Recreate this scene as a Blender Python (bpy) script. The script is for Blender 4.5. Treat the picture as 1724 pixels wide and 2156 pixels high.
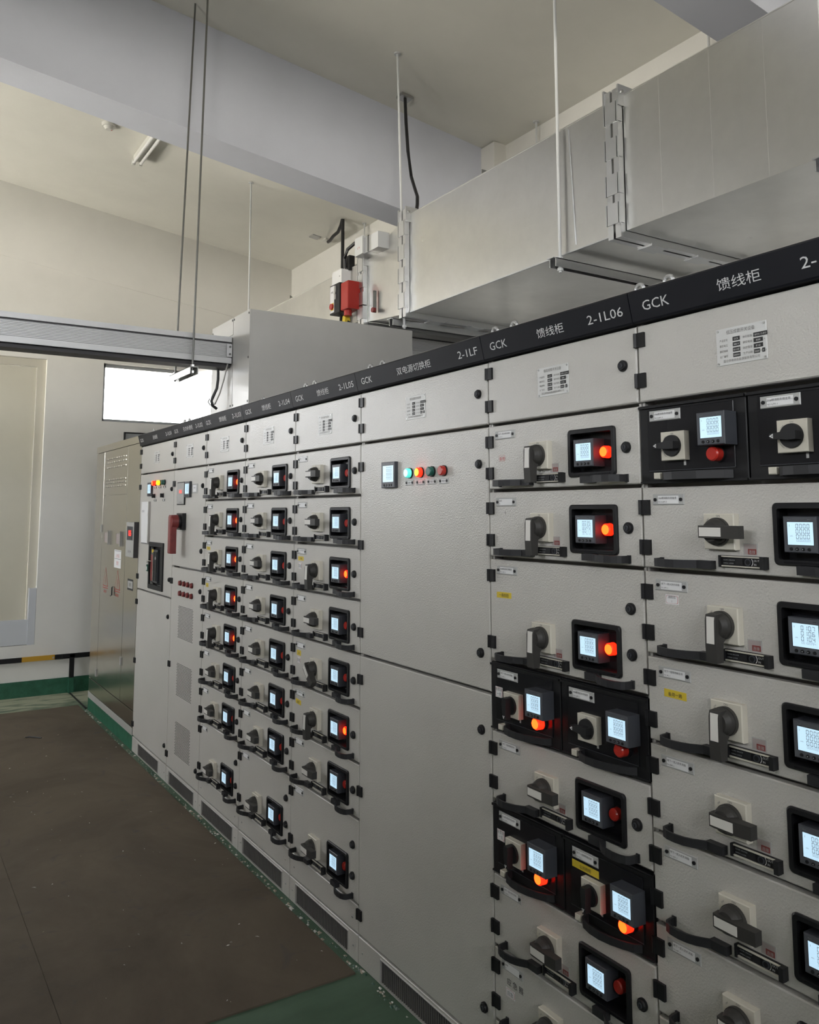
import bpy, math, random
from mathutils import Vector, Matrix, Euler
random.seed(7)
R = math.radians
for _o in list(bpy.data.objects): bpy.data.objects.remove(_o)
SC = bpy.context.scene
COL = SC.collection

# ------------------------------------------------------------------ camera
# x: into the switchgear row, y: along the row (away from the camera), z: up. Cabinet fronts stand at x = 0.
cam = bpy.data.cameras.new('camera'); camo = bpy.data.objects.new('camera', cam); COL.objects.link(camo)
camo.location = (-1.57508, -1.41142, 1.63706)
camo.rotation_euler = (R(90) + 0.10812, 0.00032, -0.55976)
cam.sensor_fit = 'HORIZONTAL'; cam.sensor_width = 36.0
cam.lens = 1748.75 / 1724 * 36
cam.shift_x = (862 - 845.03) / 1724; cam.shift_y = (886.95 - 1078) / 1724
cam.clip_start = 0.02; cam.clip_end = 200
SC.camera = camo

# ------------------------------------------------------------------ sky and exposure
SC.view_settings.view_transform = 'Standard'; SC.view_settings.look = 'None'
SC.view_settings.gamma = 1.0; SC.view_settings.use_curve_mapping = False
SC.view_settings.exposure = 1.0
W = bpy.data.worlds.new('overcast_sky'); SC.world = W; W.use_nodes = True
nt = W.node_tree; bg = nt.nodes['Background']
tc = nt.nodes.new('ShaderNodeTexCoord'); sx = nt.nodes.new('ShaderNodeSeparateXYZ'); rp = nt.nodes.new('ShaderNodeValToRGB')
nt.links.new(tc.outputs['Generated'], sx.inputs[0])
mp = nt.nodes.new('ShaderNodeMath'); mp.operation = 'MULTIPLY_ADD'; mp.inputs[1].default_value = .5; mp.inputs[2].default_value = .5
nt.links.new(sx.outputs['Z'], mp.inputs[0]); nt.links.new(mp.outputs[0], rp.inputs[0])
e = rp.color_ramp.elements                       # unseen ground below the horizon, brightened to light the ceiling, even overcast above it
e[0].position = .485; e[0].color = (1.20, 1.14, 1.02, 1); e[1].position = .515; e[1].color = (.78, .80, .83, 1)
nt.links.new(rp.outputs[0], bg.inputs[0]); bg.inputs[1].default_value = 10.0

SC.cycles.max_bounces = 6; SC.cycles.diffuse_bounces = 4; SC.cycles.glossy_bounces = 2; SC.cycles.transmission_bounces = 2; SC.cycles.transparent_max_bounces = 6
SC.cycles.use_adaptive_sampling = True; SC.cycles.adaptive_threshold = .2; SC.cycles.adaptive_min_samples = 16; SC.cycles.time_limit = 1200
SC.cycles.caustics_reflective = False; SC.cycles.caustics_refractive = False

# room numbers (metres)
YF, YR, XR, XL = 6.80, -4.6, 2.14, -4.4          # far wall, rear wall, right wall, left wall
CS, CZ = .1334, 4.568                            # sloping ceiling: z = CZ - CS*x
def ceil(x): return CZ - CS * x
FARW = [(.19, 1.62, 2.497, 3.06), (-4.05, -1.80, 2.30, 3.20)]           # high windows in the far wall: x0 x1 z0 z1
REARW = [(-4.1, -2.2, 2.5, 3.7), (-1.8, .1, 2.5, 3.7)]
LEFTW = [(4.3, 6.7, 1.75, 3.25), (-1.9, .5, 2.45, 3.4)]                                            # left-wall windows, the second added unseen to brighten cabinet tops: y0 y1 z0 z1
def portal(x, y, z, w, h, rz):
    l = bpy.data.lights.new('window_portal', 'AREA'); l.shape = 'RECTANGLE'; l.size = w; l.size_y = h
    l.cycles.is_portal = True
    o = bpy.data.objects.new('window_portal', l); COL.objects.link(o)
    o.location = (x, y, z); o.rotation_euler = (R(90), 0, rz)
for a, b, c, d in FARW: portal((a + b) / 2, YF + .26, (c + d) / 2, b - a, d - c, R(180))
for a, b, c, d in REARW: portal((a + b) / 2, YR - .26, (c + d) / 2, b - a, d - c, 0)
for a, b, c, d in LEFTW: portal(XL - .26, (a + b) / 2, (c + d) / 2, b - a, d - c, R(-90))

# ------------------------------------------------------------------ materials
MATS = {}
def mat(key, col, rough=.5, metal=0, emit=None, es=1.0, bump=0, bscale=200, bdist=.001, var=0, vscale=3, var2=None,
        stretch=None, spec=.5, trans=0, alpha=1.0, coat=0, rvar=0, coords='Object'):
    m = bpy.data.materials.new(key); m.use_nodes = True; n = m.node_tree; N = n.nodes; L = n.links
    b = N['Principled BSDF']; b.inputs['Base Color'].default_value = (*col, 1)
    b.inputs['Roughness'].default_value = rough; b.inputs['Metallic'].default_value = metal
    b.inputs['Specular IOR Level'].default_value = spec
    if trans: b.inputs['Transmission Weight'].default_value = trans
    if alpha < 1: b.inputs['Alpha'].default_value = alpha
    if coat: b.inputs['Coat Weight'].default_value = coat
    if emit: b.inputs['Emission Color'].default_value = (*emit, 1); b.inputs['Emission Strength'].default_value = es
    if bump or var or rvar:
        t = N.new('ShaderNodeTexCoord'); src = t.outputs[coords]
        if stretch:
            mp = N.new('ShaderNodeMapping'); mp.inputs['Scale'].default_value = stretch; L.new(src, mp.inputs[0]); src = mp.outputs[0]
        if var or rvar:
            no = N.new('ShaderNodeTexNoise'); no.inputs['Scale'].default_value = vscale; no.inputs['Detail'].default_value = 6; no.inputs['Roughness'].default_value = .62
            L.new(src, no.inputs['Vector'])
        if var:
            mx = N.new('ShaderNodeMix'); mx.data_type = 'RGBA'
            c2 = var2 or tuple(c * (1 - var) for c in col)
            mx.inputs['A'].default_value = (*col, 1); mx.inputs['B'].default_value = (*c2, 1)
            rr = N.new('ShaderNodeValToRGB'); rr.color_ramp.elements[0].position = .38; rr.color_ramp.elements[1].position = .68
            L.new(no.outputs[0], rr.inputs[0]); L.new(rr.outputs[0], mx.inputs['Factor']); L.new(mx.outputs['Result'], b.inputs['Base Color'])
        if rvar:
            ma = N.new('ShaderNodeMath'); ma.operation = 'MULTIPLY_ADD'; ma.inputs[1].default_value = rvar; ma.inputs[2].default_value = rough - rvar * .5
            L.new(no.outputs[0], ma.inputs[0]); L.new(ma.outputs[0], b.inputs['Roughness'])
        if bump:
            nb = N.new('ShaderNodeTexNoise'); nb.inputs['Scale'].default_value = bscale; nb.inputs['Detail'].default_value = 2; L.new(src, nb.inputs['Vector'])
            bu = N.new('ShaderNodeBump'); bu.inputs['Strength'].default_value = bump; bu.inputs['Distance'].default_value = bdist
            L.new(nb.outputs[0], bu.inputs['Height']); L.new(bu.outputs[0], b.inputs['Normal'])
    MATS[key] = m; return m
mat('paint', (.52, .503, .468), .29, bump=.8, bscale=210, bdist=.0016, var=.06, vscale=2.5)
mat('paint_frame', (.40, .39, .37), .5)
mat('paint_in', (.10, .095, .09), .6)
mat('header', (.010, .0105, .014), .5, bump=.1, bscale=300, spec=.22)
mat('letters', (.62, .62, .62), .5)
mat('black', (.009, .009, .010), .45, spec=.3)
mat('black_soft', (.014, .014, .015), .55, spec=.3)
mat('black_gloss', (.011, .011, .013), .25, spec=.35)
mat('handle', (.020, .020, .022), .5, spec=.35, bump=.1, bscale=400)
mat('lever', (.036, .034, .031), .55, spec=.35, bump=.15, bscale=300)
mat('meter_grey', (.045, .048, .056), .42, spec=.35)
mat('meter_front', (.085, .089, .10), .42, spec=.35)
mat('meter_text', (.35, .36, .38), .5)
mat('ivory', (.56, .53, .45), .5)
mat('white_label', (.66, .64, .60), .5)
mat('paper', (.72, .72, .72), .7)
mat('ink', (.02, .02, .02), .7)
mat('ink_soft', (.10, .10, .11), .7)
mat('tag_plastic', (.42, .42, .41), .25)
mat('plate_metal', (.60, .60, .585), .5, metal=.1)
mat('plate_ink', (.16, .15, .14), .6)
mat('chrome', (.75, .75, .75), .2, metal=1)
mat('steel_dull', (.52, .52, .51), .38, metal=1)
mat('screen', (.35, .42, .46), .3, emit=(.54, .80, 1.0), es=.42)
mat('digit', (.05, .07, .10), .5, emit=(.20, .26, .33), es=.22)
for _k in ('screen', 'digit'): MATS[_k].cycles.emission_sampling = 'NONE'
mat('red_off', (.42, .022, .014), .3, coat=.3)
mat('red_side', (.6, .03, .015), .4, emit=(1.0, .008, .0015), es=2.6)
mat('red_core', (.7, .2, .04), .4, emit=(1.0, .040, .003), es=4.0)
mat('green_on', (.2, .8, .7), .4, emit=(.02, .60, .50), es=.5)
mat('green_core', (.6, .9, .8), .4, emit=(.40, 1.0, .92), es=.55)
mat('yellow_core', (.9, .7, .05), .4, emit=(1.0, .42, .004), es=.9)
mat('green_off', (.01, .10, .075), .25, coat=.3)
mat('red_plastic', (.22, .030, .028), .45, var=.3, vscale=20)
mat('red_button', (.20, .022, .022), .4)
mat('red_box', (.38, .020, .013), .4)
mat('red_print', (.45, .03, .025), .5)
mat('red_label', (.22, .045, .04), .5)
mat('yellow', (.62, .46, .03), .6)
mat('lilac_grey', (.36, .31, .30), .4)
mat('stainless', (.66, .63, .56), .22, metal=1, rvar=.16, vscale=6, stretch=(1, .4, 3), bump=.04, bscale=60)
mat('galv', (.78, .775, .75), .30, metal=1, var=.14, vscale=2.2, rvar=.16, bump=.06, bscale=9, bdist=.004)
mat('galv_bright', (.66, .67, .68), .34, metal=1, rvar=.2, vscale=30)
mat('zinc', (.50, .50, .49), .5, metal=.75)
mat('alu', (.52, .52, .52), .45, metal=.6)
mat('alu_dark', (.035, .032, .034), .5)
mat('box_grey', (.46, .45, .425), .38, metal=.2, var=.10, vscale=2)
mat('rod_dark', (.16, .16, .15), .4, metal=.7)
mat('rod_white', (.62, .63, .63), .45)
mat('cable', (.012, .012, .013), .5)
mat('plaster', (.80, .785, .74), .9, bump=.12, bscale=25, bdist=.004, var=.07, vscale=1.3)
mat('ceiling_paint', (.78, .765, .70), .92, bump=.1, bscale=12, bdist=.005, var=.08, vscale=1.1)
mat('beam_cool_tint', (.60, .62, .69), .9, bump=.1, bscale=12, bdist=.004, var=.06, vscale=2)  # cool daylight on the beams is put in as a bluish tint
mat('door_paint', (.62, .59, .48), .30, var=.06, vscale=2, bump=.08, bscale=4, bdist=.01)
mat('door_frame', (.56, .53, .44), .45)
mat('kick_board', (.60, .62, .65), .4)
mat('green_skirt', (.012, .088, .046), .5, var=.5, vscale=14, var2=(.026, .13, .075), bump=.2, bscale=40)
mat('green_dirty', (.022, .080, .052), .6, var=.5, vscale=40, var2=(.13, .16, .14), bump=.3, bscale=80)
def glass_mat():
    m = bpy.data.materials.new('glass'); m.use_nodes = True; N, L = m.node_tree.nodes, m.node_tree.links; N.remove(N['Principled BSDF'])
    tr = N.new('ShaderNodeBsdfTransparent'); tr.inputs[0].default_value = (.95, .95, .95, 1); gl = N.new('ShaderNodeBsdfGlossy'); gl.inputs['Roughness'].default_value = .02
    fr = N.new('ShaderNodeFresnel'); fr.inputs[0].default_value = 1.45; mx = N.new('ShaderNodeMixShader')
    L.new(fr.outputs[0], mx.inputs[0]); L.new(tr.outputs[0], mx.inputs[1]); L.new(gl.outputs[0], mx.inputs[2]); L.new(mx.outputs[0], N['Material Output'].inputs[0]); MATS['glass'] = m
glass_mat()
mat('win_frame', (.34, .35, .35), .45, metal=.3)
mat('tube', (.8, .8, .78), .4)
mat('lamp_body', (.70, .69, .64), .5)
mat('dust', (.34, .30, .24), .9)
mat('scrap', (.55, .53, .50), .8)
mat('lid_green', (.012, .10, .06), .4)
mat('yellow_wrap', (.55, .30, .02), .5)
mat('vent_dark', (.05, .048, .045), .7)
mat('soot', (.06, .055, .05), .9)
mat('leftwall', (.74, .73, .69), .9)

def floor_mat():
    m = bpy.data.materials.new('floor_paint'); m.use_nodes = True; n = m.node_tree; N, L = n.nodes, n.links
    b = N['Principled BSDF']; b.inputs['Roughness'].default_value = .55
    t = N.new('ShaderNodeTexCoord')
    n1 = N.new('ShaderNodeTexNoise'); n1.inputs['Scale'].default_value = 1.6; n1.inputs['Detail'].default_value = 8; n1.inputs['Roughness'].default_value = .7
    mp = N.new('ShaderNodeMapping'); mp.inputs['Scale'].default_value = (1.0, 3.0, 1); L.new(t.outputs['Object'], mp.inputs[0]); L.new(mp.outputs[0], n1.inputs['Vector'])
    r = N.new('ShaderNodeValToRGB'); r.color_ramp.elements[0].position = .36; r.color_ramp.elements[0].color = (.046, .088, .052, 1)
    r.color_ramp.elements[1].position = .66; r.color_ramp.elements[1].color = (.075, .130, .085, 1)
    L.new(n1.outputs[0], r.inputs[0])
    # worn towards the far wall: the paint has gone and pale screed shows
    s = N.new('ShaderNodeSeparateXYZ'); L.new(t.outputs['Object'], s.inputs[0])
    mr = N.new('ShaderNodeMapRange'); mr.inputs['From Min'].default_value = 5.6; mr.inputs['From Max'].default_value = 6.5; L.new(s.outputs['Y'], mr.inputs['Value'])
    n2 = N.new('ShaderNodeTexNoise'); n2.inputs['Scale'].default_value = 5; n2.inputs['Detail'].default_value = 7; L.new(mp.outputs[0], n2.inputs['Vector'])
    ad = N.new('ShaderNodeMath'); ad.operation = 'MULTIPLY'; L.new(mr.outputs[0], ad.inputs[0]); L.new(n2.outputs[0], ad.inputs[1])
    r2 = N.new('ShaderNodeValToRGB'); r2.color_ramp.elements[0].position = .30; r2.color_ramp.elements[1].position = .50; L.new(ad.outputs[0], r2.inputs[0])
    mx = N.new('ShaderNodeMix'); mx.data_type = 'RGBA'; mx.inputs['B'].default_value = (.34, .35, .25, 1)
    L.new(r2.outputs[0], mx.inputs['Factor']); L.new(r.outputs[0], mx.inputs['A']); L.new(mx.outputs['Result'], b.inputs['Base Color'])
    bu = N.new('ShaderNodeBump'); bu.inputs['Strength'].default_value = .2; bu.inputs['Distance'].default_value = .004; L.new(n2.outputs[0], bu.inputs['Height']); L.new(bu.outputs[0], b.inputs['Normal'])
    MATS['floor'] = m
floor_mat()
def rubber_mat():
    m = bpy.data.materials.new('rubber_mat'); m.use_nodes = True; n = m.node_tree; N, L = n.nodes, n.links
    b = N['Principled BSDF']; b.inputs['Roughness'].default_value = .75; b.inputs['Specular IOR Level'].default_value = .3
    t = N.new('ShaderNodeTexCoord')
    n1 = N.new('ShaderNodeTexNoise'); n1.inputs['Scale'].default_value = 1.1; n1.inputs['Detail'].default_value = 9; n1.inputs['Roughness'].default_value = .68; n1.inputs['Distortion'].default_value = .6
    L.new(t.outputs['Object'], n1.inputs['Vector'])
    r = N.new('ShaderNodeValToRGB'); r.color_ramp.elements[0].position = .3; r.color_ramp.elements[0].color = (.062, .048, .034, 1)
    r.color_ramp.elements[1].position = .72; r.color_ramp.elements[1].color = (.130, .105, .076, 1); L.new(n1.outputs[0], r.inputs[0])
    n2 = N.new('ShaderNodeTexNoise'); n2.inputs['Scale'].default_value = 6; n2.inputs['Detail'].default_value = 5; n2.inputs['Distortion'].default_value = 1.5; L.new(t.outputs['Object'], n2.inputs['Vector'])
    r2 = N.new('ShaderNodeValToRGB'); r2.color_ramp.elements[0].position = .62; r2.color_ramp.elements[0].color = (0, 0, 0, 1); r2.color_ramp.elements[1].position = .74; r2.color_ramp.elements[1].color = (.55, .55, .55, 1); L.new(n2.outputs[0], r2.inputs[0])
    mx = N.new('ShaderNodeMix'); mx.data_type = 'RGBA'; mx.inputs['B'].default_value = (.050, .050, .055, 1)
    L.new(r2.outputs[0], mx.inputs['Factor']); L.new(r.outputs[0], mx.inputs['A']); L.new(mx.outputs['Result'], b.inputs['Base Color'])
    n3 = N.new('ShaderNodeTexNoise'); n3.inputs['Scale'].default_value = 260; L.new(t.outputs['Object'], n3.inputs['Vector'])
    bu = N.new('ShaderNodeBump'); bu.inputs['Strength'].default_value = .25; bu.inputs['Distance'].default_value = .002; L.new(n3.outputs[0], bu.inputs['Height']); L.new(bu.outputs[0], b.inputs['Normal'])
    MATS['rubber'] = m
rubber_mat()

# ------------------------------------------------------------------ mesh builder
_txt = {}
def glyphs(s):
    if s not in _txt:
        cu = bpy.data.curves.new('t', 'FONT'); cu.body = s; cu.size = 1; cu.resolution_u = 2
        o = bpy.data.objects.new('t', cu); me = bpy.data.meshes.new_from_object(o)
        vs = [tuple(v.co) for v in me.vertices]; fs = [tuple(p.vertices) for p in me.polygons]
        bpy.data.objects.remove(o); bpy.data.curves.remove(cu); bpy.data.meshes.remove(me)
        _txt[s] = (vs, fs)
    return _txt[s]
class MB:
    def __init__(s): s.v = []; s.f = []; s.m = []; s.sm = []
    def add(s, vs, fs, m, smooth=False):
        k = len(s.v); s.v += [tuple(v) for v in vs]
        for f in fs: s.f.append(tuple(i + k for i in f)); s.m.append(m); s.sm.append(smooth)
    def box(s, x0, x1, y0, y1, z0, z1, m):
        x0, x1 = sorted((x0, x1)); y0, y1 = sorted((y0, y1)); z0, z1 = sorted((z0, z1))
        s.add([(x0,y0,z0),(x1,y0,z0),(x1,y1,z0),(x0,y1,z0),(x0,y0,z1),(x1,y0,z1),(x1,y1,z1),(x0,y1,z1)],
              [(0,3,2,1),(4,5,6,7),(0,1,5,4),(1,2,6,5),(2,3,7,6),(3,0,4,7)], m)
    def ub(s, u0, u1, w0, w1, x0, x1, m): s.box(x0, x1, -u1, -u0, w0, w1, m)       # box in panel coordinates
    def panel(s, u0, u1, w0, w1, xf, xb, b, m, hole=None):
        """slab facing -x with chamfered front edges and an optional rectangular hole"""
        def ring(u0, u1, w0, w1, x): return [(x,-u0,w0),(x,-u1,w0),(x,-u1,w1),(x,-u0,w1)]
        A = ring(u0, u1, w0, w1, xb); B = ring(u0, u1, w0, w1, xf + b); C = ring(u0 + b, u1 - b, w0 + b, w1 - b, xf)
        vs = A + B + C; fs = []
        for i in range(4):
            j = (i + 1) % 4
            fs += [(i, j, 4 + j, 4 + i), (4 + i, 4 + j, 8 + j, 8 + i)]
        if hole:
            h0, h1, g0, g1 = hole; vs += ring(h0, h1, g0, g1, xf) + ring(h0, h1, g0, g1, xb)
            for i in range(4):
                j = (i + 1) % 4
                fs += [(8 + i, 8 + j, 12 + j, 12 + i), (12 + i, 12 + j, 16 + j, 16 + i), (16 + i, 16 + j, j, i)]
        else: fs += [(8, 9, 10, 11), (3, 2, 1, 0)]
        s.add(vs, fs, m)
    def cyl(s, c, ax, r0, h, n, m, r1=None, cap=True, m2=None, smooth=True):
        """from point c along axis ax ('x','y','z', sign in h), radius r0 at c and r1 at the end"""
        r1 = r0 if r1 is None else r1; vs = []
        for t, r in ((0, r0), (h, r1)):
            for i in range(n):
                a = 2 * math.pi * i / n; p, q = r * math.cos(a), r * math.sin(a)
                vs.append({'x': (c[0] + t, c[1] + p, c[2] + q), 'y': (c[0] + p, c[1] + t, c[2] + q), 'z': (c[0] + p, c[1] + q, c[2] + t)}[ax])
        s.add(vs, [(i, (i + 1) % n, n + (i + 1) % n, n + i) for i in range(n)], m, smooth)
        if cap:
            s.add(vs[n:], [tuple(range(n))], m2 or m); s.add(vs[:n], [tuple(reversed(range(n)))], m)
    def tube(s, pts, r, n, m, cap=True):
        P = [Vector(p) for p in pts]; vs = []
        for i, p in enumerate(P):
            d = (P[min(i + 1, len(P) - 1)] - P[max(i - 1, 0)]).normalized()
            a = d.cross(Vector((0, 0, 1)) if abs(d.z) < .9 else Vector((1, 0, 0))).normalized(); b = d.cross(a)
            for k in range(n):
                t = 2 * math.pi * k / n; vs.append(p + a * (r * math.cos(t)) + b * (r * math.sin(t)))
        fs = []
        for i in range(len(P) - 1):
            for k in range(n): fs.append((i*n + k, i*n + (k+1) % n, (i+1)*n + (k+1) % n, (i+1)*n + k))
        s.add(vs, fs, m, True)
        if cap: s.add(vs[:n], [tuple(range(n))], m); s.add(vs[-n:], [tuple(range(n))], m)
    def prism(s, poly, ax, t0, t1, m, smooth=False):
        """polygon in the two other axes (in xyz order) pulled along ax from t0 to t1"""
        n = len(poly)
        def p3(a, b, t): return {'x': (t, a, b), 'y': (a, t, b), 'z': (a, b, t)}[ax]
        vs = [p3(a, b, t0) for a, b in poly] + [p3(a, b, t1) for a, b in poly]
        s.add(vs, [(i, (i+1) % n, n + (i+1) % n, n + i) for i in range(n)], m, smooth)
        s.add(vs[:n], [tuple(reversed(range(n)))], m); s.add(vs[n:], [tuple(range(n))], m)
    def strip(s, pts, th, w0, w1, m):
        """upright strap: centre line pts in (u, x), thickness th, from height w0 to w1"""
        n = len(pts); L, Rr = [], []
        for i, (u, x) in enumerate(pts):
            a = pts[max(i-1, 0)]; b = pts[min(i+1, n-1)]; du, dx = b[0]-a[0], b[1]-a[1]; l = math.hypot(du, dx) or 1
            L.append((u - dx/l*th/2, x + du/l*th/2)); Rr.append((u + dx/l*th/2, x - du/l*th/2))
        poly = L + Rr[::-1]
        s.prism([(x, -u) for u, x in poly], 'z', w0, w1, m)
    def rring(s, o, i, ro, ri, x0, x1, m, seg=4):
        """rounded frame facing -x, front at x0, back at x1"""
        def rr(u0, u1, w0, w1, r):
            q = []
            for cu, cw, a0 in ((u1-r, w1-r, 0), (u0+r, w1-r, 90), (u0+r, w0+r, 180), (u1-r, w0+r, 270)):
                for k in range(seg + 1):
                    a = R(a0 + 90 * k / seg); q.append((cu + r*math.cos(a), cw + r*math.sin(a)))
            return q
        A, B = rr(*o, ro), rr(*i, ri); b = .0025; A2 = rr(o[0]+b, o[1]-b, o[2]+b, o[3]-b, ro); n = len(A)
        vs = [(x1, -u, w) for u, w in A] + [(x0 + b, -u, w) for u, w in A] + [(x0, -u, w) for u, w in A2] + [(x0, -u, w) for u, w in B] + [(x1, -u, w) for u, w in B]
        fs = []
        for k in range(4):
            for j in range(n): fs.append((k*n + j, k*n + (j+1) % n, (k+1)*n + (j+1) % n, (k+1)*n + j))
        s.add(vs, fs, m)
    def text(s, t, u, w, size, x, m, align='L', width=None, ang=0, lean=0):
        """flat print on a panel facing -x; (u, w) is the left (or middle) of the base line"""
        vs, fs = glyphs(t)
        if not vs: return
        a, b = min(v[0] for v in vs), max(v[0] for v in vs)
        sx = (width / (b - a)) if width else size
        off = {'L': 0, 'C': .5, 'R': 1}[align] * (b - a) * sx
        ca, sa = math.cos(ang), math.sin(ang); out = []
        for v in vs:
            p, q = (v[0] - a) * sx - off, v[1] * size
            p, q = p * ca - q * sa, p * sa + q * ca
            out.append((x - lean * q, -(u + p), w + q))
        s.add(out, fs, m)
    def build(s, name):
        me = bpy.data.meshes.new(name); me.from_pydata(s.v, [], s.f); keys = []
        for k in s.m:
            if k not in keys: keys.append(k)
        for k in keys: me.materials.append(MATS[k])
        me.polygons.foreach_set('material_index', [keys.index(k) for k in s.m])
        me.polygons.foreach_set('use_smooth', s.sm); me.update()
        if any(s.sm): me.set_sharp_from_angle(angle=R(40))
        return me
def obj(name, mesh, parent=None, loc=(0, 0, 0), rot=None, label=None, cat=None, group=None, kind=None):
    if isinstance(mesh, MB): mesh = mesh.build(name)
    o = bpy.data.objects.new(name, mesh); COL.objects.link(o); o.location = loc
    if rot: o.rotation_euler = rot
    if parent: o.parent = parent
    if label: o['label'] = label
    if cat: o['category'] = cat
    if group: o['group'] = group
    if kind: o['kind'] = kind
    return o
def thing(name, label, cat, loc=(0, 0, 0), group=None, rot=None): return obj(name, None, None, loc, rot, label, cat, group)

# ================================================================== the room
def struct(name, mb, parent=None): return obj(name, mb, parent, kind=None if parent else 'structure')
b = MB(); b.box(XL - .3, XR + .3, YR - .3, YF + .3, -.12, 0, 'floor'); struct('floor', b)

def wall_y(mb, y0, y1, holes, m):
    """wall across x from XL to XR between y0 and y1 with rectangular holes (x0,x1,z0,z1); top follows the roof slope"""
    xs = sorted({XL - .3, XR + .3} | {h[0] for h in holes} | {h[1] for h in holes})
    for a, c in zip(xs, xs[1:]):
        hs = sorted([h for h in holes if h[0] <= a + 1e-6 and h[1] >= c - 1e-6], key=lambda h: h[2]); z = 0
        for h in hs:
            if h[2] > z: mb.box(a, c, y0, y1, z, h[2], m)
            z = h[3]
        mb.prism([(a, z), (c, z), (c, ceil(c) + .05), (a, ceil(a) + .05)], 'y', y0, y1, m)
DOOR = (-1.62, -.318, .45, 3.046)
b = MB(); wall_y(b, YF, YF + .24, FARW + [DOOR], 'plaster'); struct('wall_far', b)
b = MB(); wall_y(b, YR - .24, YR, REARW, 'leftwall'); struct('wall_rear', b)
b = MB(); b.box(XR, XR + .24, YR - .24, YF + .24, 0, ceil(XR) + .1, 'plaster'); struct('wall_right', b)
b = MB(); ys = sorted({YR - .24, YF + .24} | {h[0] for h in LEFTW} | {h[1] for h in LEFTW})
for a, c in zip(ys, ys[1:]):
    z = 0
    for h in sorted([h for h in LEFTW if h[0] <= a + 1e-6 and h[1] >= c - 1e-6], key=lambda h: h[2]): b.box(XL - .24, XL, a, c, z, h[2], 'leftwall'); z = h[3]
    b.box(XL - .24, XL, a, c, z, ceil(XL) + .1, 'leftwall')
struct('wall_left', b)
b = MB(); xa, xb = XL - .3, XR + .3
b.prism([(xa, ceil(xa)), (xb, ceil(xb)), (xb, ceil(xb) + .15), (xa, ceil(xa) + .15)], 'y', YR - .3, YF + .3, 'ceiling_paint'); struct('ceiling', b)
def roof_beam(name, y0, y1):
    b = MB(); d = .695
    b.prism([(xa, ceil(xa) - d), (XR, ceil(XR) - d), (XR, ceil(XR)), (xa, ceil(xa))], 'y', y0, y1, 'beam_cool_tint'); struct(name, b)
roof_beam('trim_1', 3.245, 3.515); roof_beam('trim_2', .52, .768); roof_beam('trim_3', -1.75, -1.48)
for k, y0 in enumerate((3.09, .42)):
    b = MB(); b.box(2.035, XR, y0, y0 + .46, 0, ceil(2.1), 'plaster'); struct('trim_%d' % (4 + k), b)
b = MB(); kb = CZ - .695; b.prism([(XL, kb - CS*XL), (XR, kb - CS*XR), (XR, ceil(XR)), (XL, ceil(XL))], 'y', YF - .009, YF, 'plaster'); struct('trim_6', b)      # ring beam, a finger proud of the wall
b = MB(); b.box(XL, XR, YF - .012, YF, 0, .137, 'green_skirt'); struct('baseboard_far', b)

# windows
def window(name, x0, x1, z0, z1, y0, y1, out):
    """aluminium frame and glass set towards the outer face of the wall"""
    f = MB(); t = .03; ya, yb_ = (y0 + .07, y0 + .12) if out > 0 else (y1 - .12, y1 - .07)
    f.box(x0, x1, ya, yb_, z1 - t, z1, 'win_frame'); f.box(x0, x1, ya, yb_, z0, z0 + t, 'win_frame')
    f.box(x0, x0 + t, ya, yb_, z0, z1, 'win_frame'); f.box(x1 - t, x1, ya, yb_, z0, z1, 'win_frame')
    w = struct(name, f)
    g = MB(); ym = (ya + yb_) / 2; g.box(x0 + t, x1 - t, ym - .003, ym + .003, z0 + t, z1 - t, 'glass'); obj('pane', g, w)
    return w
for i, h in enumerate(FARW): window('window_%d' % (i + 1), *h, YF, YF + .24, 1)
for i, h in enumerate(REARW): window('window_%d' % (i + 3), *h, YR - .24, YR, -1)

for i, (y0, y1, z0, z1) in enumerate(LEFTW):
    f = MB(); xa_, xb_ = XL - .18, XL - .12
    for a, c in ((y0, y0 + .04), ((y0 + y1)/2 - .03, (y0 + y1)/2 + .03), (y1 - .04, y1)): f.box(xa_, xb_, a, c, z0, z1, 'win_frame')
    for a, c in ((z0, z0 + .04), (z1 - .04, z1)): f.box(xa_, xb_, y0, y1, a, c, 'win_frame')
    w = struct('window_%d' % (6 + i), f)
    for a, c in ((y0 + .04, (y0 + y1)/2 - .03), ((y0 + y1)/2 + .03, y1 - .04)): g = MB(); g.box(XL - .153, XL - .147, a, c, z0 + .04, z1 - .04, 'glass'); obj('pane', g, w)

# raised steel door in the far wall
x0, x1, z0, z1 = DOOR
b = MB()
b.box(x0, x1, YF + .05, YF + .13, z1 - .07, z1, 'door_frame'); b.box(x1 - .075, x1, YF + .05, YF + .13, z0, z1 - .07, 'door_frame'); b.box(x0, x0 + .075, YF + .05, YF + .13, z0, z1 - .07, 'door_frame')
d = struct('door_1', b)
xm = (x0 + x1) / 2
for k, (a, c) in enumerate(((x0 + .078, xm - .002), (xm + .002, x1 - .078))):
    b = MB(); b.box(a, c, YF + .075, YF + .12, z0 + .005, z1 - .073, 'door_paint')
    l = obj('door_leaf', b, d)
    h = MB(); h.box((c - .07) if k == 0 else (a + .04), (c - .04) if k == 0 else (a + .07), YF + .02, YF + .075, 1.42, 1.60, 'chrome'); obj('handle', h, l)
b = MB(); b.box(x0 + .06, x1 - .06, YF + .005, YF + .03, z0 + .005, .675, 'kick_board'); obj('rodent_board', b, d)
for a in (x1 - .062, x0 + .002):
    b = MB(); b.box(a, a + .06, YF + .0, YF + .012, z0, .95, 'kick_board'); b.box(a, a + .008, YF + .012, YF + .05, z0, .95, 'kick_board'); b.box(a + .052, a + .06, YF + .012, YF + .05, z0, .95, 'kick_board'); obj('board_channel', b, d)

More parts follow.
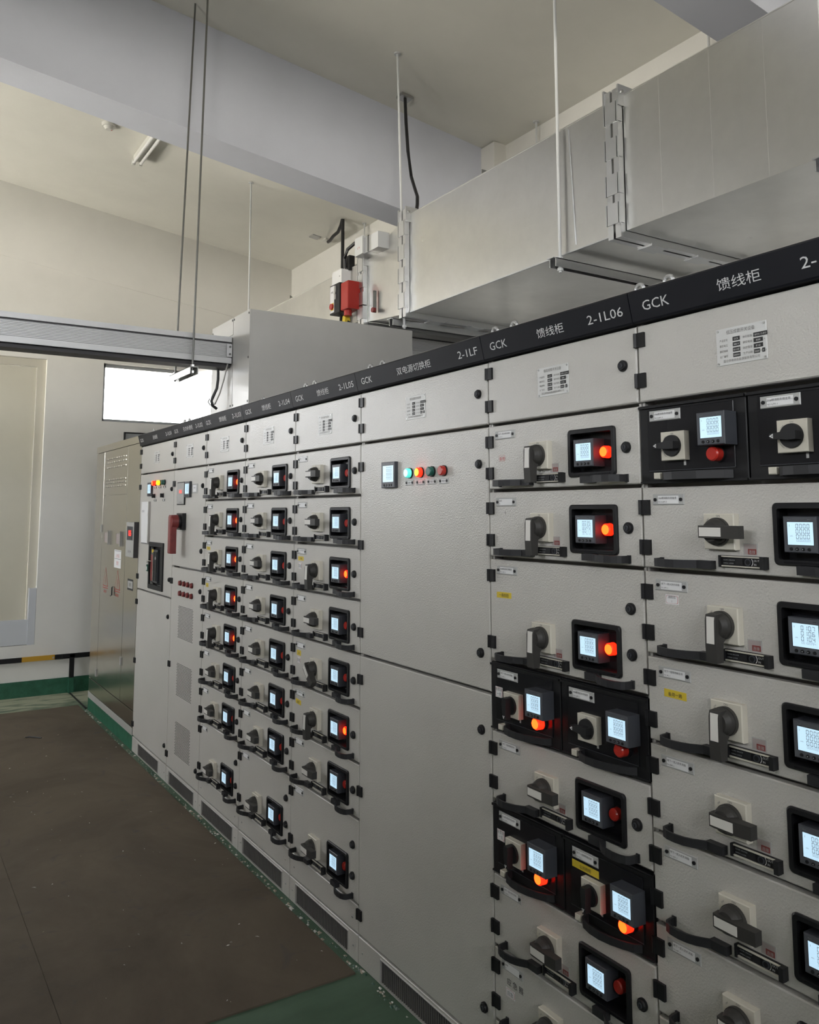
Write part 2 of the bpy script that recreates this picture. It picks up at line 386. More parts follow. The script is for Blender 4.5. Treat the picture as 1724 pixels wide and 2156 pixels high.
# painted earthing bar along the far wall, turning down into the floor by the stainless cabinet
t = thing('earthing_bar', 'black and yellow painted metal bar running low along the far wall', 'bar', (0, YF, 0))
b = MB(); b.box(-4.0, -.42, -.035, -.027, .308, .35, 'black'); b.box(-.146, 1.9, -.035, -.027, .308, .35, 'black'); obj('bar', b, t)
b = MB(); b.box(-.42, -.146, -.036, -.026, .309, .351, 'yellow_wrap'); o = obj('yellow_band', b, t); o['label'] = 'ochre yellow painted stretch of the bar'
b = MB(); b.box(-.02, .02, -.055, -.036, .138, .345, 'black'); b.box(-.085, .02, -.055, -.036, .318, .352, 'black'); obj('down_lead', b, t); b = MB(); b.box(-.021, .021, -.056, -.013, .0, .138, 'green_skirt'); o = obj('painted_foot', b, t); o['label'] = 'foot of the bar overpainted green'
for a in (-1.6, -.9, -.16, .5): 
    b = MB(); b.box(a - .008, a + .008, -.027, -.001, .318, .335, 'steel_dull'); b.cyl((a, -.036, .327), 'y', .009, -.006, 6, 'steel_dull'); obj('bracket', b, t)

# wall vent glimpsed above the stainless cabinet
t = thing('wall_vent', 'small dark-edged vent cover low on far wall under the window', 'vent', (.41, YF, 2.27))
b = MB(); b.box(0, .4, -.02, 0, 0, .12, 'win_frame'); obj('cover', b, t)
b = MB(); b.box(-.012, 0, -.03, 0, -.01, .13, 'black'); b.box(0, .4, -.03, -.02, .118, .13, 'black'); obj('dark_edge', b, t)

# ================================================================== floor coverings
b = MB(); b.box(-.984, -.042, 1.345, 6.20, 0, .006, 'rubber'); obj('rubber_mat', b, label='brown rubber floor mat beside the cabinets', cat='mat')
b = MB(); b.box(-2.1, -.9855, 1.35, 6.20, 0, .006, 'rubber'); obj('rubber_mat', b, label='brown rubber floor mat at the left edge of the photo', cat='mat')
b = MB(); b.box(-.005, .9, 6.06, 6.735, 0, .008, 'floor'); b.box(-.016, -.005, 6.05, 6.735, 0, .009, 'black'); obj('trench_cover', b, label='pale green steel trench cover by the far wall and stainless cabinet', cat='cover plate')
b = MB(); b.tube([(-.576, 5.32, .009), (-.55, 5.31, .012), (-.51, 5.275, .011), (-.479, 5.244, .009)], .004, 6, 'cable'); obj('wire_offcut', b, label='short dark wire offcut lying on the mat near the far wall', cat='wire')
# grout line of chipped paint and dirt between mat and plinths
b = MB()
for k in range(420):
    y = random.uniform(.2, 6.0); x = max(-.036, min(-.012, -.022 + random.gauss(0, .008))); s = random.uniform(.002, .006) * random.choice((1, 1, 1.6))
    b.add([(x - s, y - s*random.uniform(.5, 2.5), .0005), (x + s, y - s, .0005), (x + s*.8, y + s*random.uniform(.5, 2), .0005), (x - s*.7, y + s, .0005), (x, y, s*.7)],
          [(0,1,4),(1,2,4),(2,3,4),(3,0,4)], random.choice(('scrap', 'green_dirty', 'green_dirty', 'dust')))
obj('paint_chips', b, label='pale and green paint chips and dirt along the cabinet plinths', cat='debris', kind='stuff')
b = MB()
for k in range(70):
    x, y = random.uniform(-.95, -.06), random.uniform(1.4, 5.6); s = random.uniform(.001, .0035); a = random.uniform(0, 3); l = random.uniform(1, 4)
    c, d_ = math.cos(a) * s * l, math.sin(a) * s * l
    b.add([(x - c, y - d_, .0064), (x + d_*.5, y - c*.5, .0064), (x + c, y + d_, .0064), (x, y, .0085)], [(0,1,3),(1,2,3),(2,0,3)], random.choice(('scrap', 'scrap', 'dust')))
obj('lint_scraps', b, label='tiny pale lint scraps scattered over the brown mat', cat='debris', kind='stuff')

# ================================================================== switchgear: shared pieces
G = .0025
def drawer_panel(w, h):
    b = MB(); b.panel(G, w - G, .004, h - .006, 0, .02, .0025, 'paint', hole=(.36, .514, .036, .146)); return b.build('drawer')
PANEL = {h: drawer_panel(.6, h) for h in (.2, .3)}
def M_hinge():
    b = MB(); b.ub(-.003, .027, 0, .0355, -.007, 0, 'black'); b.cyl((-.005, 0, 0), 'z', .0055, .0355, 8, 'black'); return b.build('hinge')
HINGE = M_hinge()
def M_lock(r=.0145):
    b = MB(); b.cyl((0, 0, 0), 'x', r, -.005, 20, 'black'); b.cyl((-.005, 0, 0), 'x', r*.86, -.005, 20, 'black_soft', r1=r*.74)
    b.cyl((-.0101, 0, 0), 'x', r*.42, -.002, 12, 'meter_grey'); b.ub(-.0015, .0015, -r*.3, r*.3, -.0126, -.012, 'black'); return b.build('lock')
LOCK = M_lock()
def M_pull(mirror):
    b = MB(); c = [(.058, 0), (.058, -.016), (.060, -.028), (.066, -.035), (.080, -.041), (.102, -.043), (.124, -.040), (.142, -.033), (.158, -.022), (.166, -.016)]
    if mirror: c = [(.614 - u, x) for u, x in c]
    b.strip(c, .005, .0105, .0285, 'handle')
    f = (.163, .206) if not mirror else (.614 - .206, .614 - .163)
    b.ub(*f, .0105, .0285, -.018, 0, 'handle')
    q = (.053, .063) if not mirror else (.551, .561); b.ub(*q, .0095, .0295, -.004, 0, 'handle')
    return b.build('pull_handle')
PULL_L, PULL_R = M_pull(False), M_pull(True)
def M_plate():
    b = MB(); a = .039; b.panel(-a, a, -a, a, -.018, 0, .002, 'ivory')
    b.text('ON', 0, .0315, .0065, -.0183, 'ink_soft', 'C'); b.text('OFF', -.026, .024, .005, -.0183, 'ink_soft', 'C', ang=R(40)); return b.build('switch_plate')
PLATE = M_plate()
def M_lever():
    b = MB(); b.cyl((-.018, 0, 0), 'x', .0305, -.009, 28, 'lever'); b.cyl((-.027, 0, 0), 'x', .0290, -.009, 28, 'lever', r1=.0275); b.cyl((-.036, 0, 0), 'x', .0275, -.012, 28, 'lever', r1=.021)
    # lever body: thick at the hub, tapering to the tip (pointing down, -z)
    prof = [(-.034, .027), (-.055, .0245), (-.058, .012), (-.059, -.040), (-.057, -.076), (-.036, -.076), (-.034, -.034), (-.028, -.030)]
    n = len(prof); vs = [(x, -.0135, z) for x, z in prof] + [(x, .0135, z) for x, z in prof]
    b.add(vs, [(i, (i+1) % n, n + (i+1) % n, n + i) for i in range(n)] + [tuple(range(n)), tuple(reversed(range(n, 2*n)))], 'lever')
    # label insert lying on the front edge
    b.add([(-.0578, -.0095, .020), (-.0578, .0095, .020), (-.0602, .0095, -.036), (-.0602, -.0095, -.036), (-.054, -.0095, .020), (-.054, .0095, .020), (-.057, .0095, -.036), (-.057, -.0095, -.036)],
          [(0,1,2,3), (0,4,5,1), (2,6,7,3), (1,5,6,2), (0,3,7,4)], 'white_label')
    b.cyl((-.0345, 0, .006), 'x', .003, -.001, 8, 'chrome')
    return b.build('switch_lever')
LEVER = M_lever()
def M_poswin(red=True):
    b = MB(); b.ub(.277, .311, .044, .069, -.0008, 0, 'tag_plastic'); b.ub(.279, .309, .046, .0675, -.0012, -.0008, 'lilac_grey'); b.ub(.2885, .3085, .046, .0575, -.0016, -.0012, 'red_label' if red else 'lilac_grey')
    if red: b.text('连接', .2985, .0483, .0080, -.0019, 'tag_plastic', 'C'); return b.build('position_window')
POSWIN = {1: M_poswin(), 0: M_poswin(False)}
def M_slot():
    b = MB(); b.ub(.222, .336, .0165, .042, -.006, 0, 'black'); b.ub(.2275, .326, .0180, .0205, -.010, -.006, 'ivory'); b.ub(.2275, .326, .0385, .041, -.010, -.006, 'ivory')
    b.ub(.222, .2275, .0165, .042, -.013, -.006, 'black'); b.ub(.326, .336, .0160, .0425, -.018, -.006, 'black_soft')
    b.ub(.262, .279, .024, .035, -.008, -.006, 'black_soft'); b.cyl((-.006, -.292, .0295), 'x', .0075, -.003, 16, 'meter_grey'); b.cyl((-.009, -.292, .0295), 'x', .0052, -.0003, 16, 'black')
    for k in range(6):
        a0, a1 = R(-50 + k * 16), R(-34 + k * 16); r0, r1 = .0092, .0106
        b.add([(-.0063, -(.2925 + r*math.cos(a)), .0295 + r*math.sin(a)) for r, a in ((r0, a0), (r1, a0), (r1, a1), (r0, a1))], [(0,1,2,3)], 'letters')
    b.text('OUT', .305, .031, .0062, -.0063, 'letters'); b.text('IN', .305, .023, .0062, -.0063, 'letters')
    b.text('CLOSE: UNLOCK', .230, .031, .0038, -.0063, 'meter_text', width=.029); b.text('OPEN: LOCK', .230, .024, .0038, -.0063, 'meter_text', width=.026)
    return b.build('racking_slot')
SLOT = M_slot()
def M_bezel():
    b = MB(); b.rring((.3515, .5225, .0275, .1545), (.363, .511, .039, .143), .010, .005, -.007, .002, 'black')
    u0, u1, w0, w1, x0, x1 = .362, .512, .038, .144, .0, .032
    for q in ([(x0,-u0,w0),(x1,-u0,w0),(x1,-u0,w1),(x0,-u0,w1)], [(x0,-u1,w0),(x1,-u1,w0),(x1,-u1,w1),(x0,-u1,w1)], [(x0,-u0,w0),(x1,-u0,w0),(x1,-u1,w0),(x0,-u1,w0)], [(x0,-u0,w1),(x1,-u0,w1),(x1,-u1,w1),(x0,-u1,w1)]):
        b.add(q, [(0,1,2,3)], 'black')
    b.add([(x1,-u0,w0),(x1,-u1,w0),(x1,-u1,w1),(x1,-u0,w1)], [(0,1,2,3)], 'black_gloss')
    b.ub(.375, .505, .0325, .0355, -.0085, -.007, 'black_gloss')
    return b.build('meter_frame')
BEZEL = M_bezel()
def meter_mesh(W, H, D, x_back):
    """panel meter: body W x H, front D ahead of x_back; lower left front corner at the origin"""
    b = MB(); xf = x_back - D
    b.panel(0, W, 0, H, xf, x_back, .0018, 'meter_grey')
    b.ub(.002, W - .002, .002, H - .002, xf - .0003, xf, 'meter_front')
    s = W / .072
    b.ub(.0085*s, W - .0065*s, .0150*s, .0625*s, xf - .0006, xf, 'black')
    for k in range(4):
        b.cyl((xf, -(.0165 + .0128*k)*s, .0075*s), 'x', .0038*s, -.002, 12, 'black', r1=.0032*s)
    b.text('◀', .0165*s + .0128*s, .0062*s, .0032*s, xf - .0023, 'meter_text', 'C'); b.text('▶', .0165*s + .0256*s, .0062*s, .0032*s, xf - .0023, 'meter_text', 'C')
    b.text('Acrel', .010*s, .0655*s, .0034*s, xf - .0003, 'meter_text'); b.text('AMC72', .053*s, .0655*s, .0030*s, xf - .0003, 'meter_text')
    return b.build('meter')
SEG = {'0': 'abcdef', '1': 'bc', '2': 'abged', '3': 'abgcd', '4': 'fgbc', '5': 'afgcd', '6': 'afgedc', '7': 'abc', '8': 'abcdefg', '9': 'abcdfg'}
def screen_mesh(W, xf, rows, dot=None, sub='00000000', fine=True):
    s = W / .072; b = MB(); u0, u1, w0, w1 = .0100*s, .0655*s - .0005, .0160*s, .0615*s
    b.ub(u0, u1, w0, w1, xf - .0010, xf - .0005, 'screen')
    x = xf - .0012
    def seg7(ch, u, w, cw, chh, t):
        def q(a, c, d, e): b.add([(x, -a, d), (x, -c, d), (x, -c, e), (x, -a, e)], [(0,1,2,3)], 'digit')
        S = SEG.get(ch, ''); h = chh / 2
        if 'a' in S: q(u + t*.6, u + cw - t*.6, w + chh - t, w + chh)
        if 'd' in S: q(u + t*.6, u + cw - t*.6, w, w + t)
        if 'g' in S: q(u + t*.6, u + cw - t*.6, w + h - t/2, w + h + t/2)
        if 'f' in S: q(u, u + t, w + h + t*.3, w + chh - t*.5)
        if 'b' in S: q(u + cw - t, u + cw, w + h + t*.3, w + chh - t*.5)
        if 'e' in S: q(u, u + t, w + t*.5, w + h - t*.3)
        if 'c' in S: q(u + cw - t, u + cw, w + t*.5, w + h - t*.3)
    for r, line in enumerate(rows):
        w = w1 - (.0125 + .0105*r) * s
        for k, ch in enumerate(line):
            u = u0 + (.0185 + .0079*k) * s; seg7(ch, u, w, .0056*s, .0090*s, .0011*s)
            if dot is not None and k == dot: b.add([(x, -u - .0064*s, w), (x, -u - .0075*s, w), (x, -u - .0075*s, w + .0011*s), (x, -u - .0064*s, w + .0011*s)], [(0,1,2,3)], 'digit')
    if fine:
        for k, ch in enumerate(sub): seg7(ch, u0 + (.0190 + .0038*k)*s, w0 + .0065*s, .0027*s, .0042*s, .0004*s)
        b.text('I', u0 + .0045*s, w1 - .009*s, .006*s, x, 'digit'); b.text('kWh', u0 + .006*s, w0 + .0165*s, .003*s, x, 'digit')
    return b.build('meter_screen')
METER = meter_mesh(.072, .073, .042, .032)                      # drawer meter, front face at x = -.010
SCR = {'0': screen_mesh(.072, -.010, ['0000'] * 3), 'd': screen_mesh(.072, -.010, ['0000'] * 3, dot=2),
       'a': screen_mesh(.072, -.010, ['0107', '0106', '0104'], dot=2, sub='00102294'), 'b': screen_mesh(.072, -.010, ['0035', '0020', '0017'], sub='00176142')}
METER_B = meter_mesh(.072, .073, .042, 0); SCR_B = screen_mesh(.072, -.042, ['0000'] * 3, dot=2)
METER_96 = meter_mesh(.094, .094, .014, 0); SCR_96 = screen_mesh(.094, -.014, ['0000'] * 3)
def lamp_mesh(r, L, x_back, side, core, rim='black'):
    b = MB(); b.cyl((x_back, 0, 0), 'x', r * 1.12, -L * .25, 24, rim); b.cyl((x_back - L*.25, 0, 0), 'x', r, -L * .62, 24, side, r1=r * .97)
    b.cyl((x_back - L*.87, 0, 0), 'x', r * .97, -L * .13, 24, side, r1=r * .80, m2=core)
    return b.build('indicator_lamp')
LAMP = {1: lamp_mesh(.0158, .025, .032, 'red_side', 'red_core'), 0: lamp_mesh(.0158, .025, .032, 'red_off', 'red_off')}
LAMPB = {1: lamp_mesh(.0165, .028, 0, 'red_side', 'red_core'), 0: lamp_mesh(.0165, .028, 0, 'red_off', 'red_off')}
def tag_mesh(l1, l2, dark=False):
    b = MB(); b.panel(.036, .1275, .152, .1775, -.0025, 0, .0015, 'tag_plastic')
    b.ub(.0525, .1125, .1555, .1735, -.0030, -.0025, 'paper')
    for u in (.0445, .1195): b.cyl((-.0025, -u, .1645), 'x', .0042, -.0025, 10, 'black')
    b.text(l1, .0545, .1660, .0058, -.0034, 'ink', width=.052 if len(l1) > 7 else None); b.text(l2, .0545, .1575, .0050, -.0034, 'ink'); return b.build('name_tag')
TAGS = [tag_mesh('地下一层人防负荷箱', 'N-1AP1-1'), tag_mesh('30#楼消防负荷备用', 'N1-1L6P1-3'), tag_mesh('地下一层照明箱主用', 'N-1AL-1'), tag_mesh('备用', 'N'), tag_mesh('31#楼消防负荷主用', 'N1-1L7P1-1')]
def tape_mesh(u0, u1, w0, w1, m, txt='', frame=None, tilt=0, ink='ink', tsize=None, rows=None):
    b = MB(); b.add([(-.0006, -u0, w0), (-.0006, -u1, w0 + tilt), (-.0006, -u1, w1 + tilt), (-.0006, -u0, w1), (0, -u0, w0), (0, -u1, w0 + tilt), (0, -u1, w1 + tilt), (0, -u0, w1)],
          [(0,1,2,3), (0,4,5,1), (1,5,6,2), (2,6,7,3), (3,7,4,0)], m)
    if frame: b.rring((u0, u1, w0, w1), (u0 + .0022, u1 - .0022, w0 + .0022, w1 - .0022), .004, .003, -.0010, -.0005, frame)
    h = w1 - w0
    for k, t in enumerate(rows or ([txt] if txt else [])):
        n = len(rows) if rows else 1
        b.text(t, (u0 + u1) / 2, w0 + tilt/2 + h * (.22 + (n - 1 - k) * .42 if n > 1 else .25), tsize or (h * (.55 if n == 1 else .34)), -.0011, ink, 'C')
    return b.build('tape_label')

def drawer(cab, zb, h=.2, ang=90, lit=0, scr='0', tag=0, pc=.2455, extra=(), red=1):
    d = obj('drawer', PANEL[h], cab, (0, 0, zb))
    obj('hinge', HINGE, d, (0, 0, .129 + (h - .2))); obj('hinge', HINGE, d, (0, 0, .034))
    if h > .25: obj('lock', LOCK, d, (0, -.557, .200)); obj('lock', LOCK, d, (0, -.557, .090))
    else: obj('lock', LOCK, d, (0, -.557, .096))
    obj('name_tag', TAGS[tag], d, (0, 0, h - .2))
    obj('pull_handle', PULL_L, d); obj('pull_handle', PULL_R, d)
    obj('switch_plate', PLATE, d, (0, -pc, .093)); obj('switch_lever', LEVER, d, (0, -pc, .093), (R(-ang), 0, 0))
    obj('position_window', POSWIN[red], d); obj('racking_slot', SLOT, d)
    obj('meter_frame', BEZEL, d); obj('meter', METER, d, (0, -.378, .054)); obj('meter_screen', SCR[scr], d, (0, -.378, .054))
    o = obj('indicator_lamp', LAMP[lit], d, (0, -.4695, .0905)); o['label'] = 'glowing red indicator lamp' if lit else 'unlit red indicator lamp'
    for m in extra: obj('tape_label', m, d)
    return d

# small black half-width modules
def M_bm():
    b = MB(); b.panel(.002, .298, .003, .193, 0, .02, .002, 'black'); b.ub(.003, .297, .185, .191, -.006, 0, 'black'); b.ub(.003, .297, .004, .008, -.005, 0, 'black_soft'); return b.build('half_drawer')
BM = M_bm()
def M_bdoor():
    b = MB(); b.panel(.0275, .2690, .032, .1795, -.0035, 0, .0012, 'black_gloss'); b.ub(.029, .268, .0322, .0336, -.0042, -.0035, 'meter_grey'); b.ub(.133, .139, .043, .055, -.0042, -.0035, 'tag_plastic'); return b.build('module_door')
BDOOR = M_bdoor()
def M_bplate():
    b = MB(); a = .0335; b.panel(-a, a, -a, a, -.018, 0, .0015, 'ivory')
    b.text('ON', 0, .0262, .0055, -.0183, 'ink_soft', 'C'); b.text('TRIP', -.0195, .0185, .0042, -.0183, 'ink_soft', 'C', ang=R(42)); b.text('O·RESET', -.0235, -.020, .0038, -.0183, 'ink_soft', 'C', ang=R(-50)); return b.build('switch_plate')
BPLATE = M_bplate()
def M_bknob():
    b = MB(); b.cyl((-.018, 0, 0), 'x', .0255, -.006, 28, 'black_soft', r1=.0245)
    prof = [(.0235, -.0085), (.0235, .0085), (.005, .0095), (-.020, .0062), (-.036, .0058), (-.036, -.0058), (-.020, -.0062), (.005, -.0095)]     # along u; pointing left
    n = len(prof); vs = [(-.024, -u, z) for u, z in prof] + [(-.044 if u > -.03 else -.040, -u, z) for u, z in prof]
    b.add(vs, [(i, (i+1) % n, n + (i+1) % n, n + i) for i in range(n)] + [tuple(range(n)), tuple(reversed(range(n, 2*n)))], 'black_soft')
    x = -.0446
    b.add([(x, .0335, 0), (x, .0245, .0050), (x, .0245, -.0050)], [(0, 1, 2)], 'letters'); b.cyl((x, .0268, 0), 'x', .0014, -.0002, 8, 'ink')
    return b.build('switch_knob')
BKNOB = M_bknob()
def M_bpull():
    b = MB(); c = [(.080, -.006), (.086, -.020), (.100, -.031), (.128, -.039), (.160, -.041), (.192, -.036), (.222, -.026), (.246, -.014), (.260, 0)]
    b.strip(c, .005, .0095, .0275, 'handle'); b.ub(.072, .086, .0085, .0285, -.010, 0, 'handle'); return b.build('pull_handle')
BPULL = M_bpull()
def M_blatch():
    b = MB(); b.panel(.060, .0785, .0125, .0275, -.024, 0, .0015, 'ivory'); return b.build('latch')
BLATCH = M_blatch()
def half_drawer(cab, zb, u0, on, lit, tag, extra=()):
    d = obj('half_drawer', BM, cab, (0, -u0, zb))
    obj('module_door', BDOOR, d); obj('name_tag', TAGS[tag], d, (-.0035, 0, 0))
    obj('switch_plate', BPLATE, d, (-.0035, -.1155, .0885)); obj('switch_knob', BKNOB, d, (-.0035, -.1155, .0885), (R(-90) if on else 0, 0, 0))
    obj('meter', METER_B, d, (-.0035, -.204, .081)); obj('meter_screen', SCR_B, d, (-.0035, -.204, .081))
    o = obj('indicator_lamp', LAMPB[lit], d, (-.0035, -.229, .063)); o['label'] = 'glowing red indicator lamp' if lit else 'unlit red indicator lamp'
    obj('pull_handle', BPULL, d); obj('latch', BLATCH, d)
    for m in extra: obj('tape_label', m, d, (-.0035, 0, 0))
    return d

def M_nameplate():
    b = MB(); b.panel(0, .125, 0, .083, -.0014, 0, .0006, 'plate_metal'); x = -.0018
    b.text('低压成套开关设备', .0625, .0690, .0098, x, 'plate_ink', 'C', width=.071)
    L = ['产品型号', '额定电压', '额定频率', '出厂编号']; V = ['GCK', '380 V', '50 HZ', '200501']
    Rr = ['执行标准', '额定电流', '防护等级', '生产日期']; V2 = [('GB7251.12-2013', .033), ('4000', .022), ('IP 42', .022), ('2020', .014)]
    for k in range(4):
        w = .0535 - .0120 * k
        b.text(L[k], .009, w, .0060, x, 'plate_ink', width=.0205); b.text(Rr[k], .068, w, .0060, x, 'plate_ink', width=.0225)
        b.ub(.0425, .0605, w - .0022, w + .0068, -.0019, -.0014, 'ink'); b.text(V[k], .0515, w, .0056, -.0022, 'plate_metal', 'C')
        t, wd = V2[k]; b.ub(.094, .094 + wd, w - .0022, w + .0068, -.0019, -.0014, 'ink'); b.text(t, .094 + wd/2, w, .0056, -.0022, 'plate_metal', 'C', width=wd*.86 if len(t) > 9 else None)
    b.ub(.1135, .1205, .0153, .0243, -.0019, -.0014, 'ink'); b.text('5', .117, .0175, .0056, -.0022, 'plate_metal', 'C'); b.text('A', .118, .0415, .0055, x, 'plate_ink'); b.text('年', .1085, .0175, .0050, x, 'plate_ink'); b.text('月', .1210, .0175, .0040, x, 'plate_ink')
    b.text('国立供电综合能源服务有限公司', .0625, .0065, .0068, x, 'plate_ink', 'C', width=.090)
    for u, w in ((.005, .005), (.120, .005), (.005, .078), (.120, .078)): b.cyl((-.0014, -u, w), 'x', .0026, -.0015, 8, 'steel_dull')
    return b.build('nameplate')
NAMEPLATE = M_nameplate()
def M_eye():
    b = MB(); n = 20; pts = [(0, .013 * math.cos(2*math.pi*k/n), .026 + .013 * math.sin(2*math.pi*k/n)) for k in range(n + 1)]
    b.tube(pts, .0055, 8, 'zinc', cap=False); b.cyl((0, 0, 0), 'z', .012, .006, 14, 'zinc'); b.cyl((0, 0, .006), 'z', .008, .008, 10, 'zinc'); return b.build('lifting_eye')
EYE = M_eye()
def M_screw():
    b = MB(); b.cyl((0, 0, 0), 'x', .0048, -.002, 10, 'steel_dull', r1=.0035); b.cyl((-.002, 0, 0), 'x', .0018, -.0002, 8, 'black'); return b.build('screw')
SCREW = M_screw()
_door = {}
def door_mesh(w, h):
    if (w, h) not in _door:
        b = MB(); b.panel(G, w - G, .004, h - .006, 0, .02, .003, 'paint'); _door[(w, h)] = b.build('door')
    return _door[(w, h)]
def cab_door(cab, w, zb, zt, hinges=(), locks=(), name='door'):
    d = obj(name, door_mesh(w, round(zt - zb, 4)), cab, (0, 0, zb))
    for z in hinges: obj('hinge', HINGE, d, (0, 0, z - zb - .0178))
    for z in locks: obj('lock', LOCK, d, (0, -(w - .046), z - zb))
    return d
def grille_mesh(g0, g1):
    b = MB(); b.rring((g0 - .004, g1 + .004, .006, .088), (g0, g1, .010, .084), .002, .001, -.004, .0, 'paint_frame')
    b.ub(g0, g1, .010, .084, .014, .016, 'black')
    n = int((g1 - g0) / .0125)
    for k in range(n):
        u = g0 + (k + .5) * (g1 - g0) / n; b.ub(u - .0032, u + .0032, .010, .084, .001, .006, 'paint_in')
    for w in (.034, .060): b.ub(g0, g1, w - .0015, w + .0015, .006, .009, 'paint_in')
    return b.build('vent_grille')
_gr = {}
def cabinet(yl, w, code, title, label, drawers=True, eyes=True):
    t = thing('switchgear_cabinet', label, 'cabinet', (0, yl, 0), 'row of grey switchgear cabinets')
    b = MB(); b.box(.045, 1.0, -w + .0015, -.0015, 0, 2.17, 'paint_frame')
    for u in (.0015, w - .0095): b.ub(u, u + .008, .1, 2.1, .012, .045, 'paint_frame')
    obj('carcass', b, t)
    # header strip leaning out towards the top
    b = MB(); a, c = .0012, w - .0012
    prof = [(.045, 2.100), (-.010, 2.100), (-.013, 2.104), (-.0295, 2.173), (-.026, 2.178), (.045, 2.178)]
    b.prism([(x, z) for x, z in prof], 'y', -c, -a, 'header')
    h = obj('header', b, t)
    b = MB(); k = .0165 / .069; zb = 2.1245; xx = -.013 - (zb - 2.104) * k - .0008
    b.text('GCK', .040, zb, .0335, xx, 'letters', width=.080, lean=k); obj('lettering', b, h)
    b = MB(); b.text(title, w * .5 + .008, zb + .001, .0285, xx - .0002, 'letters', 'C', width=.036 * len(title), lean=k); obj('lettering', b, h)
    b = MB(); b.text(code, w - .024, zb, .0335, xx, 'letters', 'R', width=.0205 * len(code), lean=k); obj('lettering', b, h)
    b = MB(); b.box(-.01, 1.0, -w + .002, -.002, 2.178, 2.184, 'paint'); obj('top_cover', b, t)
    for u in (.047, w - .047) if eyes else (): obj('lifting_eye', EYE, t, (.07, -u, 2.184))
    d = cab_door(t, w, 1.9, 2.1, hinges=(2.058, 1.957), locks=(2.002,), name='top_door')
    obj('nameplate', NAMEPLATE, d, (0, -(w * .49 - .0625), .0585))
    # plinth
    g0, g1 = (.065, .525) if w < .7 else (.163, .633)
    b = MB(); b.panel(G, w - G, .0, .097, -.001, .02, .002, 'paint', hole=(g0, g1, .010, .084)); p = obj('plinth', b, t)
    if w not in _gr: _gr[w] = grille_mesh(g0, g1)
    obj('vent_grille', _gr[w], p)
    for u in (.035, w - .035): obj('screw', SCREW, p, (-.001, -u, .050))
    if drawers:
        b = MB(); b.panel(G, w - G, .103, .196, 0, .02, .002, 'paint'); p = obj('bottom_panel', b, t)
        for u in (.045, w - .045): obj('screw', SCREW, p, (0, -u, .145))
    return t
Z8 = [1.7, 1.5, 1.3, 1.1, .9, .7, .5]

# ---- feeder cabinet at the right edge
c7 = cabinet(0, .6, '2-1L07', '馈线柜', 'grey drawer cabinet cut off by the right edge of the photo')
half_drawer(c7, 1.7, 0, False, 0, 1); half_drawer(c7, 1.7, .3, False, 0, 4)
S_red = tape_mesh(.063, .1005, .122, .144, 'paper', frame='red_print', rows=['消防控', '1'], ink='ink_soft')
S_yel = tape_mesh(.050, .113, .110, .128, 'yellow', '备用一路', tilt=-.001, tsize=.010)
for k, z in enumerate(Z8[1:]):
    drawer(c7, z, .2, (90, 0, 0, 90, 90, 90)[k], 0, ('d', 'a', 'd', 'd', 'd', 'd')[k], (1, 0, 2, 0, 0, 0)[k], pc=.2295, extra=((), (S_red,), (S_yel,), (), (), ())[k])
drawer(c7, .2, .3, 90, 0, 'd', 0, pc=.2295)

# ---- feeder cabinet L06
c6 = cabinet(.6, .6, '2-1L06', '馈线柜', 'grey drawer cabinet headed 2-1L06 with black half-width modules lower down')
S6a = tape_mesh(.050, .082, .084, .106, 'paint', frame='red_print', rows=['备用'], ink='red_print')
S6b = tape_mesh(.033, .100, .183, .200, 'yellow', '一路到控', tilt=.001, tsize=.011)
S6c = tape_mesh(.026, .058, .096, .126, 'paper', frame='red_print', rows=['水泵房', '一主'], ink='ink_soft')
S6d = tape_mesh(.034, .128, .128, .146, 'yellow', '公共照明', tsize=.010, tilt=-.001)
S6e = tape_mesh(.052, .090, .085, .108, 'paper', frame='red_print', rows=['应急'], ink='ink_soft')
S6f = MB(); S6f.text('应 急 照', .092, .118, .020, -.0006, 'ink', 'C'); S6f = S6f.build('pen_marks')
S6g = MB(); S6g.text('1', .078, .128, .014, -.0006, 'ink', 'C'); S6g = S6g.build('pen_marks')
drawer(c6, 1.7, .2, 0, 1, '0', 0, extra=(S6a,)); drawer(c6, 1.5, .2, 0, 1, 'b', 3, extra=(S6g,)); drawer(c6, 1.2, .3, 0, 1, '0', 1, extra=(S6b,))
half_drawer(c6, 1.0, 0, True, 1, 0, (S6c,)); half_drawer(c6, 1.0, .3, False, 0, 1)
drawer(c6, .8, .2, 90, 0, '0', 2)
half_drawer(c6, .6, 0, True, 1, 4, (S6c,)); half_drawer(c6, .6, .3, True, 1, 2, (S6d,))
drawer(c6, .4, .2, 90, 0, '0', 0); drawer(c6, .2, .2, 90, 0, '0', 3, extra=(S6f, S6e))

# ---- feeder cabinets L05, L04, L03
Y5a = tape_mesh(.045, .100, .124, .142, 'yellow', '二号楼', tsize=.010); Y5b = tape_mesh(.050, .082, .088, .116, 'paper', frame='red_print', rows=['风机'], ink='ink_soft')
Y5c = tape_mesh(.045, .085, .120, .142, 'yellow', '公用', tsize=.010); Y5d = tape_mesh(.040, .092, .118, .138, 'yellow', '备用', tsize=.011, tilt=-.004)
P3 = tape_mesh(.048, .078, .126, .142, 'paper', frame='red_print', rows=['主用'], ink='ink_soft')
def feeder(yl, code, label, spec, eyes=True):
    c = cabinet(yl, .6, code, '馈线柜', label, eyes=eyes)
    for z, (ang, lit, tag, ex) in zip(Z8, spec[:7]): drawer(c, z, .2, ang, lit, '0', tag, extra=ex, red=0)
    ang, lit, tag, ex = spec[7]; drawer(c, .2, .3, ang, lit, '0', tag, extra=ex, red=0)
    return c
O = (90, 0, 3, ())
